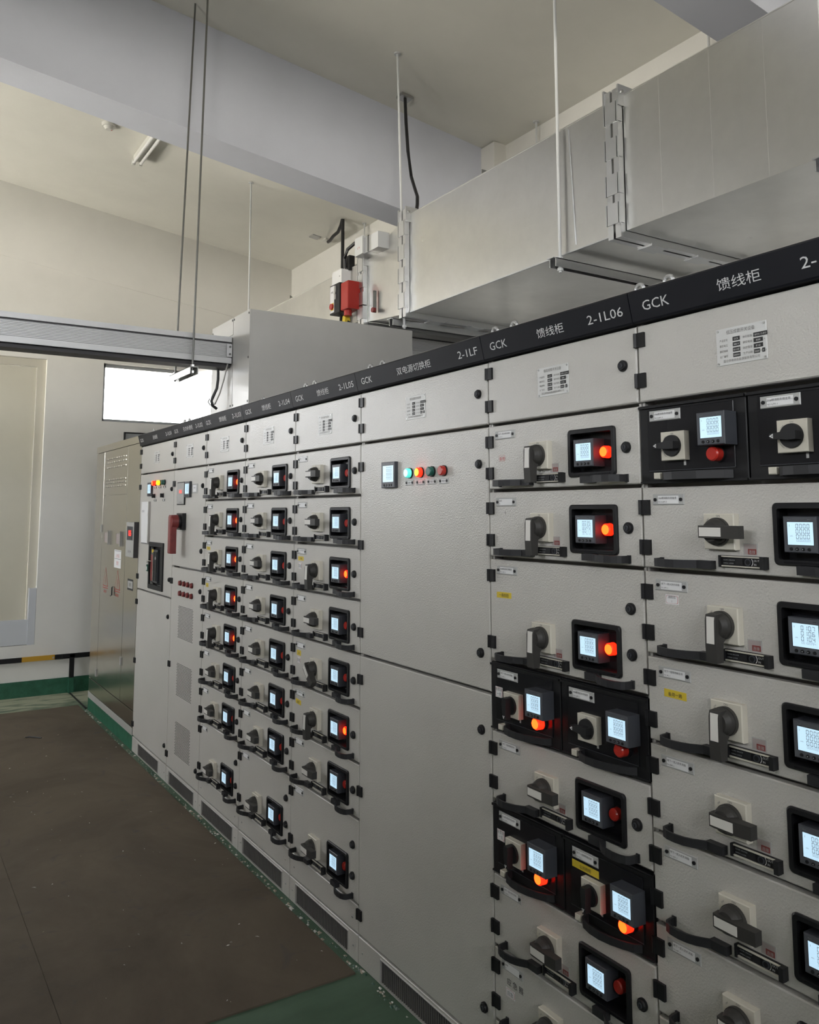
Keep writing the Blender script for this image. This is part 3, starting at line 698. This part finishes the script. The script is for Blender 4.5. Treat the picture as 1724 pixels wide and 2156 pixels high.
c5 = feeder(2.0, '2-1L05', 'grey drawer cabinet headed 2-1L05 with two lit lamps and yellow tapes', [O, O, (0, 1, 0, (Y5a, Y5b)), O, (48, 0, 3, (Y5c, Y5b)), (0, 1, 2, (Y5d,)), O, O])
c4 = feeder(2.6, '2-1L04', 'grey drawer cabinet headed 2-1L04 with all its lamps unlit', [O] * 8)
c3 = feeder(3.2, '2-1L03', 'grey drawer cabinet headed 2-1L03 with five lit red lamps', [(0, 1, 0, ()), (0, 1, 1, (P3,)), (0, 1, 2, (Y5a,)), (0, 1, 0, (Y5c,)), (0, 1, 1, ()), O, O, O], eyes=False)

# ---- dual-supply cabinet LF (0.8 m)
cf = cabinet(1.4, .8, '2-1LF', '双电源切换柜', 'grey cabinet headed 2-1LF with tall plain doors and four round lamps', drawers=False)
d = cab_door(cf, .8, 1.1, 1.9, hinges=(1.808, 1.51, 1.183), locks=(1.783, 1.211), name='upper_door')
z = 1.1
obj('meter', METER_96, d, (0, -.180, 1.722 - z)); obj('meter_screen', SCR_96, d, (0, -.180, 1.722 - z))
for k, (s_, c_, nm) in enumerate((('green_on', 'green_core', 'lit green indicator lamp'), ('red_side', 'yellow_core', 'lit red and yellow indicator lamp'), ('green_off', 'green_off', 'unlit dark green indicator lamp'), ('red_off', 'red_off', 'unlit red indicator lamp'))):
    o = obj('indicator_lamp', lamp_mesh(.0165, .020, 0, s_, c_, rim='black'), d, (0, -(.357 + .0693*k), 1.7705 - z)); o['label'] = nm
def M_ltag():
    b = MB(); b.panel(-.026, .026, -.0095, .0095, -.002, 0, .001, 'tag_plastic'); b.ub(-.013, .013, -.006, .006, -.0025, -.002, 'paper')
    for u in (-.019, .019): b.cyl((-.002, -u, 0), 'x', .0042, -.0025, 10, 'black')
    b.text('电源', 0, -.003, .0075, -.0028, 'ink_soft', 'C'); return b.build('lamp_tag')
LTAG = M_ltag()
for k in range(4): obj('lamp_tag', LTAG, d, (0, -(.3545 + .0693*k), 1.737 - z))
d = cab_door(cf, .8, .1, 1.1, hinges=(1.010, .606, .173), locks=(.986, .207), name='lower_door')

# ---- capacitor cabinet L02
c2 = cabinet(3.8, .6, '2-1L02', '无功补偿柜', 'grey cabinet headed 2-1L02 with a big red rotary handle and vent slots', drawers=False)
d = cab_door(c2, .6, 1.3, 1.9, hinges=(1.810, 1.395), locks=(1.784, 1.412), name='upper_door'); z = 1.3
b = MB(); b.panel(.088, .232, 1.677 - z, 1.817 - z, -.008, 0, .0015, 'black'); b.ub(.094, .226, 1.684 - z, 1.811 - z, -.0088, -.008, 'tag_plastic')
b.ub(.118, .206, 1.745 - z, 1.775 - z, -.0094, -.0088, 'lilac_grey'); b.text('0.95', .162, 1.749 - z, .026, -.0097, 'red_side', 'C'); b.text('无功补偿控制器', .160, 1.690 - z, .008, -.0091, 'ink_soft', 'C')
o = obj('power_factor_controller', b, d); o['label'] = 'grey controller face with glowing red digits'
obj('meter', METER_96, d, (0, -.253, 1.722 - z)); obj('meter_screen', SCR_96, d, (0, -.253, 1.722 - z))
b = MB(); b.panel(.358, .462, 1.745 - z, 1.799 - z, -.002, 0, .001, 'tag_plastic'); b.ub(.378, .440, 1.752 - z, 1.792 - z, -.0026, -.002, 'paper'); b.text('电容柜', .409, 1.772 - z, .012, -.003, 'ink_soft', 'C'); obj('name_tag', b, d)
b = MB(); b.panel(.135, .255, 1.527 - z, 1.627 - z, -.022, 0, .003, 'black'); b.cyl((-.022, -.195, 1.577 - z), 'x', .042, -.014, 28, 'black_soft'); obj('switch_base', b, d)
b = MB(); zc = 1.575 - z; b.cyl((-.036, -.195, zc), 'x', .043, -.040, 30, 'red_plastic', r1=.040)
b.panel(.165, .222, 1.385 - z, 1.612 - z, -.082, -.045, .006, 'red_plastic'); b.ub(.166, .221, 1.612 - z, 1.616 - z, -.078, -.050, 'red_plastic'); b.ub(.158, .166, 1.575 - z, 1.592 - z, -.070, -.056, 'black'); obj('rotary_handle', b, d)
d = cab_door(c2, .6, .1, 1.3, hinges=(1.21, .707, .175), locks=(1.185, .207), name='lower_door'); z = .1
RB = MB(); RB.cyl((0, 0, 0), 'x', .0165, -.004, 18, 'black'); RB.cyl((-.004, 0, 0), 'x', .015, -.010, 18, 'red_button', r1=.014); RB = RB.build('push_button')
for r_ in (1.2075, 1.1465):
    for k in range(4): obj('push_button', RB, d, (0, -(.190 + .072*k), r_ - z))
VS = MB()
for r_ in range(24):
    for k in range(13):
        u = .004 + k * .0222 + (.011 if r_ % 2 else 0); w_ = .004 + r_ * .0080
        if u + .016 < .291: VS.ub(u, u + .0165, w_, w_ + .0032, -.0006, .001, 'vent_dark')  # slots are raised dark strips, the recess shade is their colour
VS = VS.build('vent_slots')
for zz in (.880, .543, .203): obj('vent_slots', VS, d, (0, -.150, zz - z), kind='stuff')

# ---- incoming cabinet L01 (0.8 m)
c1 = cabinet(4.6, .8, '2-1L01', '进线柜', 'grey cabinet headed 2-1L01 with a recessed air circuit breaker', drawers=False)
b = MB(); b.panel(G, .8 - G, .004, .794, 0, .02, .003, 'paint', hole=(.315, .600, .050, .310)); d = obj('upper_door', b, c1, (0, 0, 1.1)); z = 1.1
for q in (1.808, 1.187): obj('hinge', HINGE, d, (0, 0, q - z - .0178))
for q in (1.779, 1.211): obj('lock', LOCK, d, (0, -.758, q - z))
obj('meter', METER_96, d, (0, -.227, 1.740 - z)); obj('meter_screen', SCR_96, d, (0, -.227, 1.740 - z))
for k, (s_, c_, nm) in enumerate((('red_side', 'red_core', 'lit red indicator lamp'), ('yellow_core', 'yellow_core', 'lit yellow indicator lamp'), ('green_off', 'green_off', 'unlit green indicator lamp'))):
    o = obj('indicator_lamp', lamp_mesh(.0165, .026, 0, s_, c_), d, (0, -(.385 + .106*k), 1.826 - z)); o['label'] = nm
    obj('lamp_tag', LTAG, d, (0, -(.385 + .106*k), 1.797 - z))
SEL = MB(); SEL.cyl((0, 0, 0), 'x', .017, -.006, 20, 'chrome'); SEL.cyl((-.006, 0, 0), 'x', .014, -.012, 20, 'black', r1=.012); SEL.ub(-.004, .004, -.013, .013, -.026, -.018, 'black'); SEL = SEL.build('selector_switch')
for u in (.389, .585): obj('selector_switch', SEL, d, (0, -u, 1.741 - z)); obj('lamp_tag', LTAG, d, (0, -u, 1.7115 - z))
b = MB(); b.rring((.292, .622, 1.125 - z, 1.434 - z), (.318, .596, 1.155 - z, 1.405 - z), .006, .003, -.010, .0, 'black_soft')
b.ub(.316, .598, 1.152 - z, 1.408 - z, .028, .032, 'black'); obj('breaker_frame', b, d)
b = MB(); b.ub(.330, .480, 1.170 - z, 1.385 - z, .0, .030, 'meter_grey'); b.ub(.340, .385, 1.180 - z, 1.350 - z, -.006, 0, 'red_plastic'); b.ub(.395, .405, 1.180 - z, 1.370 - z, -.008, 0, 'chrome'); b.ub(.415, .470, 1.180 - z, 1.370 - z, -.004, 0, 'black_soft'); b.cyl((-.004, -.452, 1.33 - z), 'x', .010, -.004, 14, 'tag_plastic'); b.ub(.500, .585, 1.165 - z, 1.395 - z, .010, .030, 'black_soft')
b.ub(.345, .385, 1.362 - z, 1.384 - z, -.001, 0, 'yellow'); obj('air_breaker', b, d)
d = cab_door(c1, .8, .1, 1.1, hinges=(1.012, .610, .184), locks=(.983, .207), name='lower_door')

# key ring hanging on the breaker and the papers clipped to the same door
t = thing('key_ring', 'small key with green fob hanging from the circuit breaker', 'key', (-.02, 4.29, 1.26))
b = MB(); n = 16; b.tube([(0, .012*math.cos(2*math.pi*k/n), .040 + .012*math.sin(2*math.pi*k/n)) for k in range(n + 1)], .0012, 6, 'chrome', cap=False); b.tube([(0, -.012, .048), (.015, -.045, .046), (.020, -.055, .045)], .003, 6, 'chrome'); obj('ring', b, t)
b = MB(); b.panel(-.014, .014, -.022, .022, -.003, .003, .002, 'lid_green'); b.ub(-.009, .009, -.013, .010, -.0036, -.003, 'paper'); b.cyl((-.003, 0, .018), 'x', .006, .006, 10, 'lid_green'); obj('fob', b, t)
t = thing('document_holder', 'white papers in a grey clip holder on the door of 2-1L01', 'papers', (0, 4.6, 1.418))
b = MB(); b.ub(.100, .272, 0, .284, -.010, 0, 'meter_grey'); b.ub(.262, .276, .0, .286, -.014, 0, 'box_grey'); obj('holder', b, t)
b = MB(); pr = [(-.011, .005), (-.013, .10), (-.016, .20), (-.012, .286), (-.0105, .286), (-.0145, .20), (-.0115, .10), (-.0095, .005)]
b.prism(pr, 'y', -.264, -.097, 'paper'); b.text('运行记录', .150, .215, .016, -.0168, 'ink_soft', 'C'); obj('sheets', b, t)

# ================================================================== stainless cabinet at the far end
t = thing('stainless_cabinet', 'brushed stainless transformer cabinet at the far end of the row', 'cabinet', (0, 6.03, 0))
LX = 1.427
b = MB(); b.box(.012, 1.1, -LX, 0, .13, 2.13, 'stainless'); obj('carcass', b, t)
b = MB(); b.box(-.004, 1.1, -LX, 0, 2.13, 2.183, 'stainless'); obj('top_rail', b, t)
b = MB(); b.box(.0, 1.1, -LX, 0, 0, .10, 'green_skirt'); b.box(-.003, .0, -LX, 0, .10, .15, 'box_grey')
obj('base', b, t)
def ss_panel(name, u0, u1, z0, z1, par=None, hole=None):
    b = MB(); b.panel(u0 + .003, u1 - .003, z0 + .003, z1 - .003, 0, .013, .0006, 'stainless', hole=hole); return obj(name, b, par or t)
ss_panel('side_panel', 0, .285, .262, 2.13); ss_panel('side_panel', 1.055, LX, .262, 2.13)
up = ss_panel('louvre_panel', .285, 1.055, 1.765, 2.13)
dr = ss_panel('door', .285, 1.055, .262, 1.765)
ss_panel('bottom_panel', 0, LX, .150, .262)
LV = MB()
for k in range(9):
    u = .345 + k * .074; LV.prism([(0, 0), (-.0035, .002), (-.0035, .004), (0, .012)], 'y', -u - .060, -u, 'stainless')
    LV.box(-.0004, 0, -u - .056, -u - .004, -.0015, 0, 'vent_dark')
LV = LV.build('louvre_row')
for zz in (2.055, 2.025, 1.985, 1.885, 1.860, 1.832): obj('louvre_row', LV, up, (0, 0, zz))
for u in (.38, .77):
    b = MB(); b.rring((u, u + .185, 1.378, 1.482), (u + .012, u + .173, 1.390, 1.470), .004, .002, -.004, 0, 'stainless'); b.ub(u + .012, u + .173, 1.390, 1.470, -.001, 0, 'lilac_grey'); b.ub(u + .172, u + .186, 1.375, 1.486, -.018, 0, 'box_grey'); obj('peep_window', b, dr)
b = MB(); b.ub(.735, .945, 1.208, 1.344, -.0008, 0, 'paper'); b.text('止步高压', .840, 1.288, .030, -.0011, 'red_print', 'C'); b.text('危险', .840, 1.232, .034, -.0011, 'red_print', 'C'); b.ub(.745, .935, 1.275, 1.278, -.0011, -.0008, 'ink_soft'); b.ub(.745, .935, 1.335, 1.338, -.0011, -.0008, 'ink_soft'); obj('warning_notice', b, dr)
TRI = MB()
def tri(r0, m, x): 
    TRI.add([(x, -r0*math.sin(R(120*k)), r0*math.cos(R(120*k))) for k in range(3)], [(0, 1, 2)], m)
tri(.100, 'red_print', -.0006); tri(.089, 'stainless', -.0009); TRI.ub(-.004, .004, -.018, .030, -.0012, -.0009, 'red_print'); TRI.ub(-.004, .004, -.030, -.022, -.0012, -.0009, 'red_print'); TRI.ub(-.080, .080, -.066, -.061, -.0008, -.0003, 'red_print')
TRI.text('高压危险', 0, -.100, .024, -.0006, 'red_print', 'C'); TRI = TRI.build('warning_triangle')
for u in (.468, .860): obj('warning_triangle', TRI, dr, (0, -u, 1.095))
b = MB(); b.tube([(-.004, -.735, 1.06), (-.010, -.735, 1.055), (-.010, -.735, .995), (-.022, -.735, .990)], .005, 6, 'black'); obj('hook', b, dr)
for u, zz in ((.270, 1.499), (1.052, .545), (.270, .34)):
    b = MB(); b.ub(u - .015, u + .015, zz - .030, zz + .030, -.008, 0, 'box_grey'); obj('latch', b, dr if u > .28 else t)
b = MB(); b.panel(1.05, 1.276, 1.312, 1.560, -.030, 0, .002, 'tag_plastic'); b.ub(1.272, 1.282, 1.310, 1.562, -.032, 0, 'alu_dark'); b.ub(1.080, 1.240, 1.432, 1.530, -.031, -.030, 'meter_grey'); b.text('125', 1.160, 1.464, .055, -.0314, 'red_side', 'C'); b.text('温度控制器', 1.160, 1.345, .018, -.0305, 'ink_soft', 'C')
o = obj('temperature_controller', b, t, (0, -.140, 0)); o['label'] = 'grey controller box with glowing red digits'
b = MB(); b.ub(1.163, 1.314, 1.072, 1.151, -.0008, 0, 'ink'); b.ub(1.172, 1.305, 1.086, 1.137, -.0011, -.0008, 'tag_plastic'); b.text('触电', 1.2385, 1.098, .034, -.0014, 'ink', 'C'); obj('electric_shock_sticker', b, t)

# ================================================================== the facing row, behind the camera's left shoulder
for k in range(7):
    t = thing('switchgear_cabinet', 'grey cabinet of the facing row, left of the camera and outside the photo', 'cabinet', (-2.72, -2.5 + .8 * k, 0), 'facing row of cabinets')
    b = MB(); b.box(-.8, -.02, .002, .798, 0, 2.17, 'paint_frame'); obj('carcass', b, t)
    b = MB(); b.prism([(-.05, 2.10), (.012, 2.10), (.028, 2.175), (-.05, 2.178)], 'y', .001, .799, 'header'); obj('header', b, t)
    for z0, z1 in ((.1, 1.1), (1.1, 1.9), (1.9, 2.1)):
        b = MB(); b.box(-.02, 0, .004, .796, z0 + .004, z1 - .004, 'paint'); obj('door', b, t)

# ================================================================== busway, its end box and hanger
t = thing('busway_box', 'plain grey sheet-metal box standing on top of cabinet 2-1L03', 'box', (.01, 2.6, 2.184))
b = MB(); b.box(.002, 1.0, .002, .575, 0, .501, 'box_grey'); obj('body', b, t)
b = MB(); b.box(0, 1.002, -.0015, .002, 0, .503, 'box_grey'); obj('front_sheet', b, t)
b = MB(); b.box(-.0015, .002, 0, .235, 0, .503, 'box_grey'); obj('side_sheet', b, t)
b = MB(); b.box(-.0015, .002, .240, .577, .41, .503, 'box_grey'); obj('side_sheet', b, t)
b = MB(); b.box(-.0015, .002, .240, .577, 0, .235, 'box_grey'); obj('side_sheet', b, t)
b = MB()
for y, z in ((.012, .485), (.012, .25), (.012, .02), (.225, .49), (.25, .49), (.225, .02), (.26, .02), (.565, .47), (.565, .1)): b.cyl((-.0015, y, z), 'x', .006, -.003, 8, 'rod_dark')
obj('screws', b, t, kind='stuff')
def busway(name, x0, x1, y, z0, label):
    t = thing(name, label, 'busbar trunking', (x0, y, z0)); L_ = x1 - x0; D = .15
    b = MB(); b.box(0, L_, -.006, D + .006, .118, .146, 'alu'); obj('top_flange', b, t)
    b = MB(); b.box(0, L_, -.006, D + .006, 0, .030, 'alu'); obj('bottom_flange', b, t)
    n = 11; pr = [(D - .004, .030)]
    for k in range(n):
        z = .030 + k * .0073; pr += [(.004, z), (.004, z + .003), (.0005, z + .0042), (.0005, z + .0065)]
    pr += [(.004, .1105), (D - .004, .1105)]
    b = MB(); b.prism([(a, c) for a, c in pr], 'x', 0, L_, 'alu'); obj('ribbed_side', b, t)
    b = MB(); b.box(0, L_, .004, D - .004, .1105, .118, 'alu_dark'); b.box(0, L_, .02, D - .02, -.020, 0, 'alu_dark'); b.box(0, L_, .0, D, -.001, .0, 'alu_dark'); obj('dark_seams', b, t)
    return t
t = busway('busway', XL + .02, .006, 2.855, 2.435, 'silver ribbed busbar trunking entering the grey box from the left')
b = MB(); b.box(-.03, .0, -.012, -.007, .035, .105, 'alu')
for z in (.05, .09): b.cyl((-.012, -.012, z), 'y', .006, -.004, 8, 'rod_dark')
obj('end_clamp', b, t, (.006 - XL - .02, 0, 0))
# a second trunking glimpsed past the right side of the box, below the duct
busway('busway', 1.06, XR - .01, 2.94, 2.62, 'dark ribbed busbar trunking glimpsed right of the grey box under the duct')
t = thing('trunking_hanger', 'pair of long threaded rods with a bracket carrying the silver trunking', 'hanger', (-.225, 2.80, 2.38))
b = MB(); b.box(-.022, .022, -.03, .34, .003, .007, 'zinc'); b.box(-.022, -.018, -.03, .34, -.032, .007, 'zinc'); b.box(.018, .022, -.03, .34, -.032, .007, 'zinc'); obj('channel', b, t)
for y, dx in ((0, .032), (.30, .055)):
    b = MB(); b.tube([(0, y, -.03), (dx, y, ceil(-.2) - 2.38 + .0)], .0055, 8, 'rod_dark'); obj('rod', b, t)
    b = MB(); b.cyl((0, y, -.012), 'z', .011, -.012, 6, 'chrome'); b.cyl((0, y, .008), 'z', .011, .012, 6, 'chrome'); obj('nut', b, t)
b = MB(); P = [(-.035, 2.95, 2.432), (-.03, 2.955, 2.40), (-.028, 2.96, 2.36), (-.032, 2.965, 2.31), (-.05, 2.97, 2.265), (-.06, 2.97, 2.24), (-.05, 2.975, 2.215), (-.025, 2.98, 2.20)]
b.tube(P, .008, 8, 'cable'); obj('earth_cable', b, label='black cable looping down from the trunking beside the grey box', cat='cable')
b = MB(); b.tube([(-.012, 2.86, 2.434), (-.014, 2.90, 2.36), (-.02, 2.95, 2.28), (-.035, 2.985, 2.225), (-.06, 2.99, 2.22), (-.072, 2.985, 2.235), (-.065, 2.98, 2.255)], .004, 6, 'box_grey'); obj('grey_wire', b, label='thin grey wire hanging beside the black cable at the grey box', cat='wire')

# ================================================================== galvanised air duct
t = thing('air_duct', 'large galvanised sheet-metal air duct running above the cabinets', 'duct', (1.0, 0, 2.80))
def duct_sec(y0, y1, z0, z1, z0b=None, z1b=None, x0=0, x1=1.0, lip=False):
    """four sheets; z0,z1 at y0 and z0b,z1b at y1"""
    z0b = z0 if z0b is None else z0b; z1b = z1 if z1b is None else z1b; b = MB()
    v = [(x0,y0,z0),(x1,y0,z0),(x1,y0,z1),(x0,y0,z1),(x0,y1,z0b),(x1,y1,z0b),(x1,y1,z1b),(x0,y1,z1b)]
    b.add(v, [(0,1,5,4),(1,2,6,5),(2,3,7,6),(3,0,4,7)], 'galv')
    if lip: b.box(x0 - .003, x0 + .010, y0, y1, z0 - .005, z0 + .001, 'galv_bright')                       # folded lower seam
    if z1 == z1b: b.box(x0 - .0015, x0 + .004, y0, y1, z1 - .002, z1 + .003, 'galv')
    o = obj('duct_section', b, t); return o
duct_sec(-4.5, .93, 0, .59); duct_sec(1.01, 2.60, 0, .59, lip=True); duct_sec(2.68, 3.10, 0, .578, .038, .452); duct_sec(3.18, YF - .01, .038, .45)
b = MB()
for y in (-1.15, -.35, .275, .503, .743): b.box(-.0008, 0, y - .0015, y + .0015, .004, .586, 'galv')
obj('sheet_seams', b, t, kind='stuff')
b = MB(); b.tube([(-.001, 1.228, .02), (-.003, 1.236, .20), (-.003, 1.247, .40), (-.001, 1.259, .57)], .004, 6, 'galv_bright'); obj('bead', b, t)
def flange(y, z0, z1, x0=0, x1=1.0):
    b = MB(); p = .030
    for a, c in ((y - .036, y - .006), (y + .006, y + .036)):
        b.box(x0 - p, x0, a, c, z0 - p, z1 + p, 'galv_bright'); b.box(x1, x1 + p, a, c, z0 - p, z1 + p, 'galv_bright')
        b.box(x0, x1, a, c, z0 - p, z0, 'galv_bright'); b.box(x0, x1, a, c, z1, z1 + p, 'galv_bright')
    b.box(x0 - p * .8, x0, y - .006, y + .006, z0 - p*.8, z1 + p*.8, 'rod_dark'); b.box(x0 - p*.8, x1, y - .006, y + .006, z0 - p*.8, z0, 'rod_dark')
    f = obj('flange', b, t)
    h = z1 - z0; n = 4
    for k in range(n):
        c = MB(); zc = z0 + h * (k + .5) / n + random.uniform(-.02, .02); c.box(x0 - p - .008, x0 - p + .003, y - .030, y + .030, zc - .045, zc + .045, 'galv_bright'); c.box(x0 - p - .008, x0 - .01, y - .040, y - .034, zc - .045, zc + .045, 'galv_bright'); c.box(x0 - p - .008, x0 - .01, y + .034, y + .040, zc - .045, zc + .045, 'galv_bright'); obj('clip', c, f)
    for k in range(3):
        c = MB(); xc = x0 + .2 + .3 * k; c.box(xc - .05, xc + .05, y - .04, y + .04, z0 - p - .008, z0 - p + .003, 'galv_bright'); obj('clip', c, f)
    c = MB(); c.box(x0 - p - .004, x0 + .05, y - .045, y - .036, z1 - .05, z1 + p + .012, 'galv_bright'); c.box(x0 - p - .004, x0 + .05, y + .036, y + .045, z1 - .05, z1 + p + .012, 'galv_bright'); c.cyl((x0 - .012, y - .05, z1 + p*.4), 'y', .008, .10, 8, 'steel_dull'); obj('corner_piece', c, f)
    return f
flange(.97, 0, .59); flange(2.64, 0, .59); flange(3.14, .038, .452); flange(-1.9, 0, .59); flange(5.3, .038, .45)
for y, zt in ((1.835, .594), (4.26, .454)):
    b = MB(); b.prism([(y - .055, zt), (y + .055, zt), (y + .055, zt + .055)], 'x', .10, .106, 'rod_dark'); b.prism([(y + .03, zt), (y + .11, zt), (y + .11, zt + .045)], 'x', .03, .036, 'rod_dark'); obj('stiffener_tab', b, t)
def duct_hanger(y, label, zb, dx=0, dy=0, xr=2.09):
    t = thing('duct_hanger', label, 'hanger', (.974, y, zb), 'duct hangers')
    b = MB(); L_ = xr - .974 + .05
    b.box(-.06, L_, -.021, .021, .036, .040, 'galv_bright'); b.box(-.045, L_, -.021, -.017, 0, .040, 'galv_bright'); b.box(-.045, L_, .017, .021, 0, .040, 'galv_bright')
    obj('channel', b, t)
    for xx in (0, xr - .974):
        if abs(.974 + xx) > 2.1: continue
        b = MB(); b.tube([(xx + (dx if xx == 0 else 0), dy if xx == 0 else 0, -.02), (xx, 0, ceil(.974 + xx) - zb)], .0072, 10, 'rod_white'); obj('rod', b, t)
        b = MB(); b.cyl((xx + (dx if xx == 0 else 0), dy if xx == 0 else 0, .002), 'z', .014, -.014, 6, 'rod_white'); b.cyl((xx + (dx if xx == 0 else 0), dy if xx == 0 else 0, .040), 'z', .014, .012, 6, 'rod_white'); obj('nut', b, t)
        b = MB(); b.cyl((xx, 0, ceil(.974 + xx) - zb + .004), 'z', .022, -.010, 12, 'rod_white'); obj('ceiling_rose', b, t)
duct_hanger(1.305, 'white painted rods and channel carrying the duct above 2-1LF', 2.728)
duct_hanger(2.700, 'white painted rods and channel at the duct joint above 2-1L05', 2.728, dx=.02, dy=-.045)
duct_hanger(.045, 'duct hanger channel at the right edge of the photo', 2.728)
duct_hanger(5.08, 'thin white rod hanger behind the grey box near the far wall', 2.766)

# ================================================================== fire damper on the duct
t = thing('fire_damper', 'red and black fire damper actuator mounted on the duct joint', 'damper', (.97, 3.20, 2.87))
b = MB(); b.box(.0, .03, -.02, .20, -.02, .36, 'box_grey'); obj('mounting_plate', b, t)
b = MB(); b.panel(-.045, .05, .055, .235, -.09, 0, .004, 'red_box'); obj('motor_housing', b, t); b = MB(); b.cyl((-.05, .02, .055), 'z', .026, -.035, 16, 'red_box'); obj('spring_pot', b, t)
b = MB(); b.box(-.095, 0, .052, .185, .05, .245, 'black_soft'); o = obj('mechanism_case', b, t)
b = MB(); b.box(-.0965, -.095, .125, .180, .060, .238, 'paper'); b.text('FIRE', -.152, .19, .018, -.0972, 'ink', 'C'); b.box(-.0968, -.0965, .130, .170, .075, .125, 'yellow'); b.cyl((-.0965, .150, .10), 'x', .020, -.012, 18, 'red_box'); b.cyl((-.0965, .10, .18), 'x', .010, -.010, 12, 'chrome'); b.box(-.104, -.0965, .092, .106, .14, .23, 'steel_dull'); obj('label_plate', b, t)
b = MB(); b.box(-.07, 0, .075, .205, .25, .345, 'paper'); b.cyl((-.07, .10, .30), 'x', .004, -.001, 8, 'ink'); obj('terminal_box', b, t)
b = MB(); b.box(-.02, .02, .06, .125, .34, .44, 'black_soft'); obj('relay', b, t)
b = MB(); b.tube([(-.03, .15, .05), (-.035, .145, .01), (-.035, .12, -.02), (-.03, .08, -.025), (-.02, .06, 0)], .010, 8, 'cable'); b.prism([(-.05, -.01), (-.01, -.005), (-.015, .03), (-.045, .035)], 'y', .06, .10, 'yellow'); obj('lead', b, t)
b = MB(); b.tube([(-.03, .10, .36), (-.04, .09, .42), (-.04, .05, .47), (-.02, -.02, .50)], .011, 8, 'cable'); obj('lead', b, t)
b = MB(); b.box(.0, .02, -.225, -.215, .0, .14, 'rod_dark'); b.cyl((.0, -.24, .01), 'x', .016, -.02, 14, 'red_plastic'); obj('lever_rod', b, t)
t = thing('junction_box', 'white and grey junction boxes on top of the duct joint', 'junction box', (.97, 2.965, 3.250))
b = MB(); b.box(-.06, .04, .05, .15, 0, .115, 'rod_white'); b.text('L N', -.10, .04, .02, -.0606, 'red_print', 'C'); obj('white_box', b, t)
b = MB(); b.box(-.045, .03, -.045, .05, .0, .100, 'galv_bright'); b.box(-.05, .03, .0, .004, .0, .105, 'rod_dark'); obj('metal_box', b, t)
b = MB(); b.box(-.05, .03, -.125, -.045, -.005, .095, 'rod_white'); obj('grey_box', b, t)

# ================================================================== conduits and ceiling fittings
b = MB(); b.tube([(2.02, 5.68, ceil(2.02) - .03), (2.0, 5.60, ceil(2.0) - .045), (1.96, 5.45, ceil(1.96) - .055), (1.93, 5.30, ceil(1.93) - .07), (1.905, 5.20, ceil(1.9) - .05), (1.89, 5.14, ceil(1.89) - .015), (1.885, 5.12, ceil(1.885) - .02), (1.885, 5.12, ceil(1.885) - .12), (1.885, 5.12, 3.262)], .016, 10, 'cable')
obj('flexible_conduit', b, label='black flexible conduit dropping from the far ceiling behind the duct', cat='conduit')
t = thing('ceiling_plate', 'square pale socket plate on the ceiling at the black conduit end', 'plate', (2.03, 5.705, ceil(2.03)))
b = MB(); b.box(-.045, .045, -.045, .045, -.016, -.001, 'lamp_body'); obj('plate', b, t, rot=(0, math.atan(CS), 0))
t = thing('ceiling_plate', 'blank square plate on the ceiling left of the conduit end', 'plate', (1.90, 5.725, ceil(1.90)))
b = MB(); b.box(-.045, .045, -.045, .045, -.010, -.001, 'tag_plastic'); obj('plate', b, t, rot=(0, math.atan(CS), 0))
t = thing('ceiling_outlet', 'small metal outlet box on the ceiling with a black cable', 'outlet box', (1.257, 3.06, ceil(1.257)))
b = MB(); b.box(-.045, .040, -.035, .035, -.022, -.001, 'steel_dull'); obj('box', b, t, rot=(0, math.atan(CS), 0))
b = MB(); b.tube([(1.25, 3.05, 4.38), (1.245, 3.03, 4.20), (1.235, 2.99, 3.98), (1.215, 2.92, 3.78), (1.185, 2.83, 3.66), (1.15, 2.75, 3.58), (1.11, 2.69, 3.50), (1.08, 2.655, 3.43)], .011, 8, 'cable')
obj('black_cable', b, label='black cable hanging from the ceiling outlet box to the duct joint', cat='cable')
t = thing('fluorescent_light', 'twin-tube white fluorescent light fitting on the far ceiling', 'light', (.075, 4.73, ceil(.075)))
b = MB(); b.box(-.03, .03, -.62, .60, -.045, -.002, 'lamp_body'); obj('body', b, t)
for dx in (-.028, .028):
    b = MB(); b.tube([(dx, -.60, -.064), (dx, .60, -.064)], .013, 12, 'tube'); obj('tube', b, t)
    for yy in (-.61, .60): b = MB(); b.box(dx - .012, dx + .012, yy - .012, yy + .012, -.082, -.04, 'lamp_body'); obj('lamp_holder', b, t)
t = thing('smoke_detector', 'round white smoke detector on the far ceiling', 'detector', (-.236, 4.96, ceil(-.236)))
b = MB(); b.cyl((0, 0, .005), 'z', .055, -.025, 24, 'lamp_body', r1=.050); obj('base', b, t); b = MB(); b.cyl((0, 0, -.020), 'z', .042, -.022, 24, 'lamp_body', r1=.026); b.cyl((.02, 0, -.035), 'z', .006, -.008, 8, 'red_off'); obj('head', b, t)
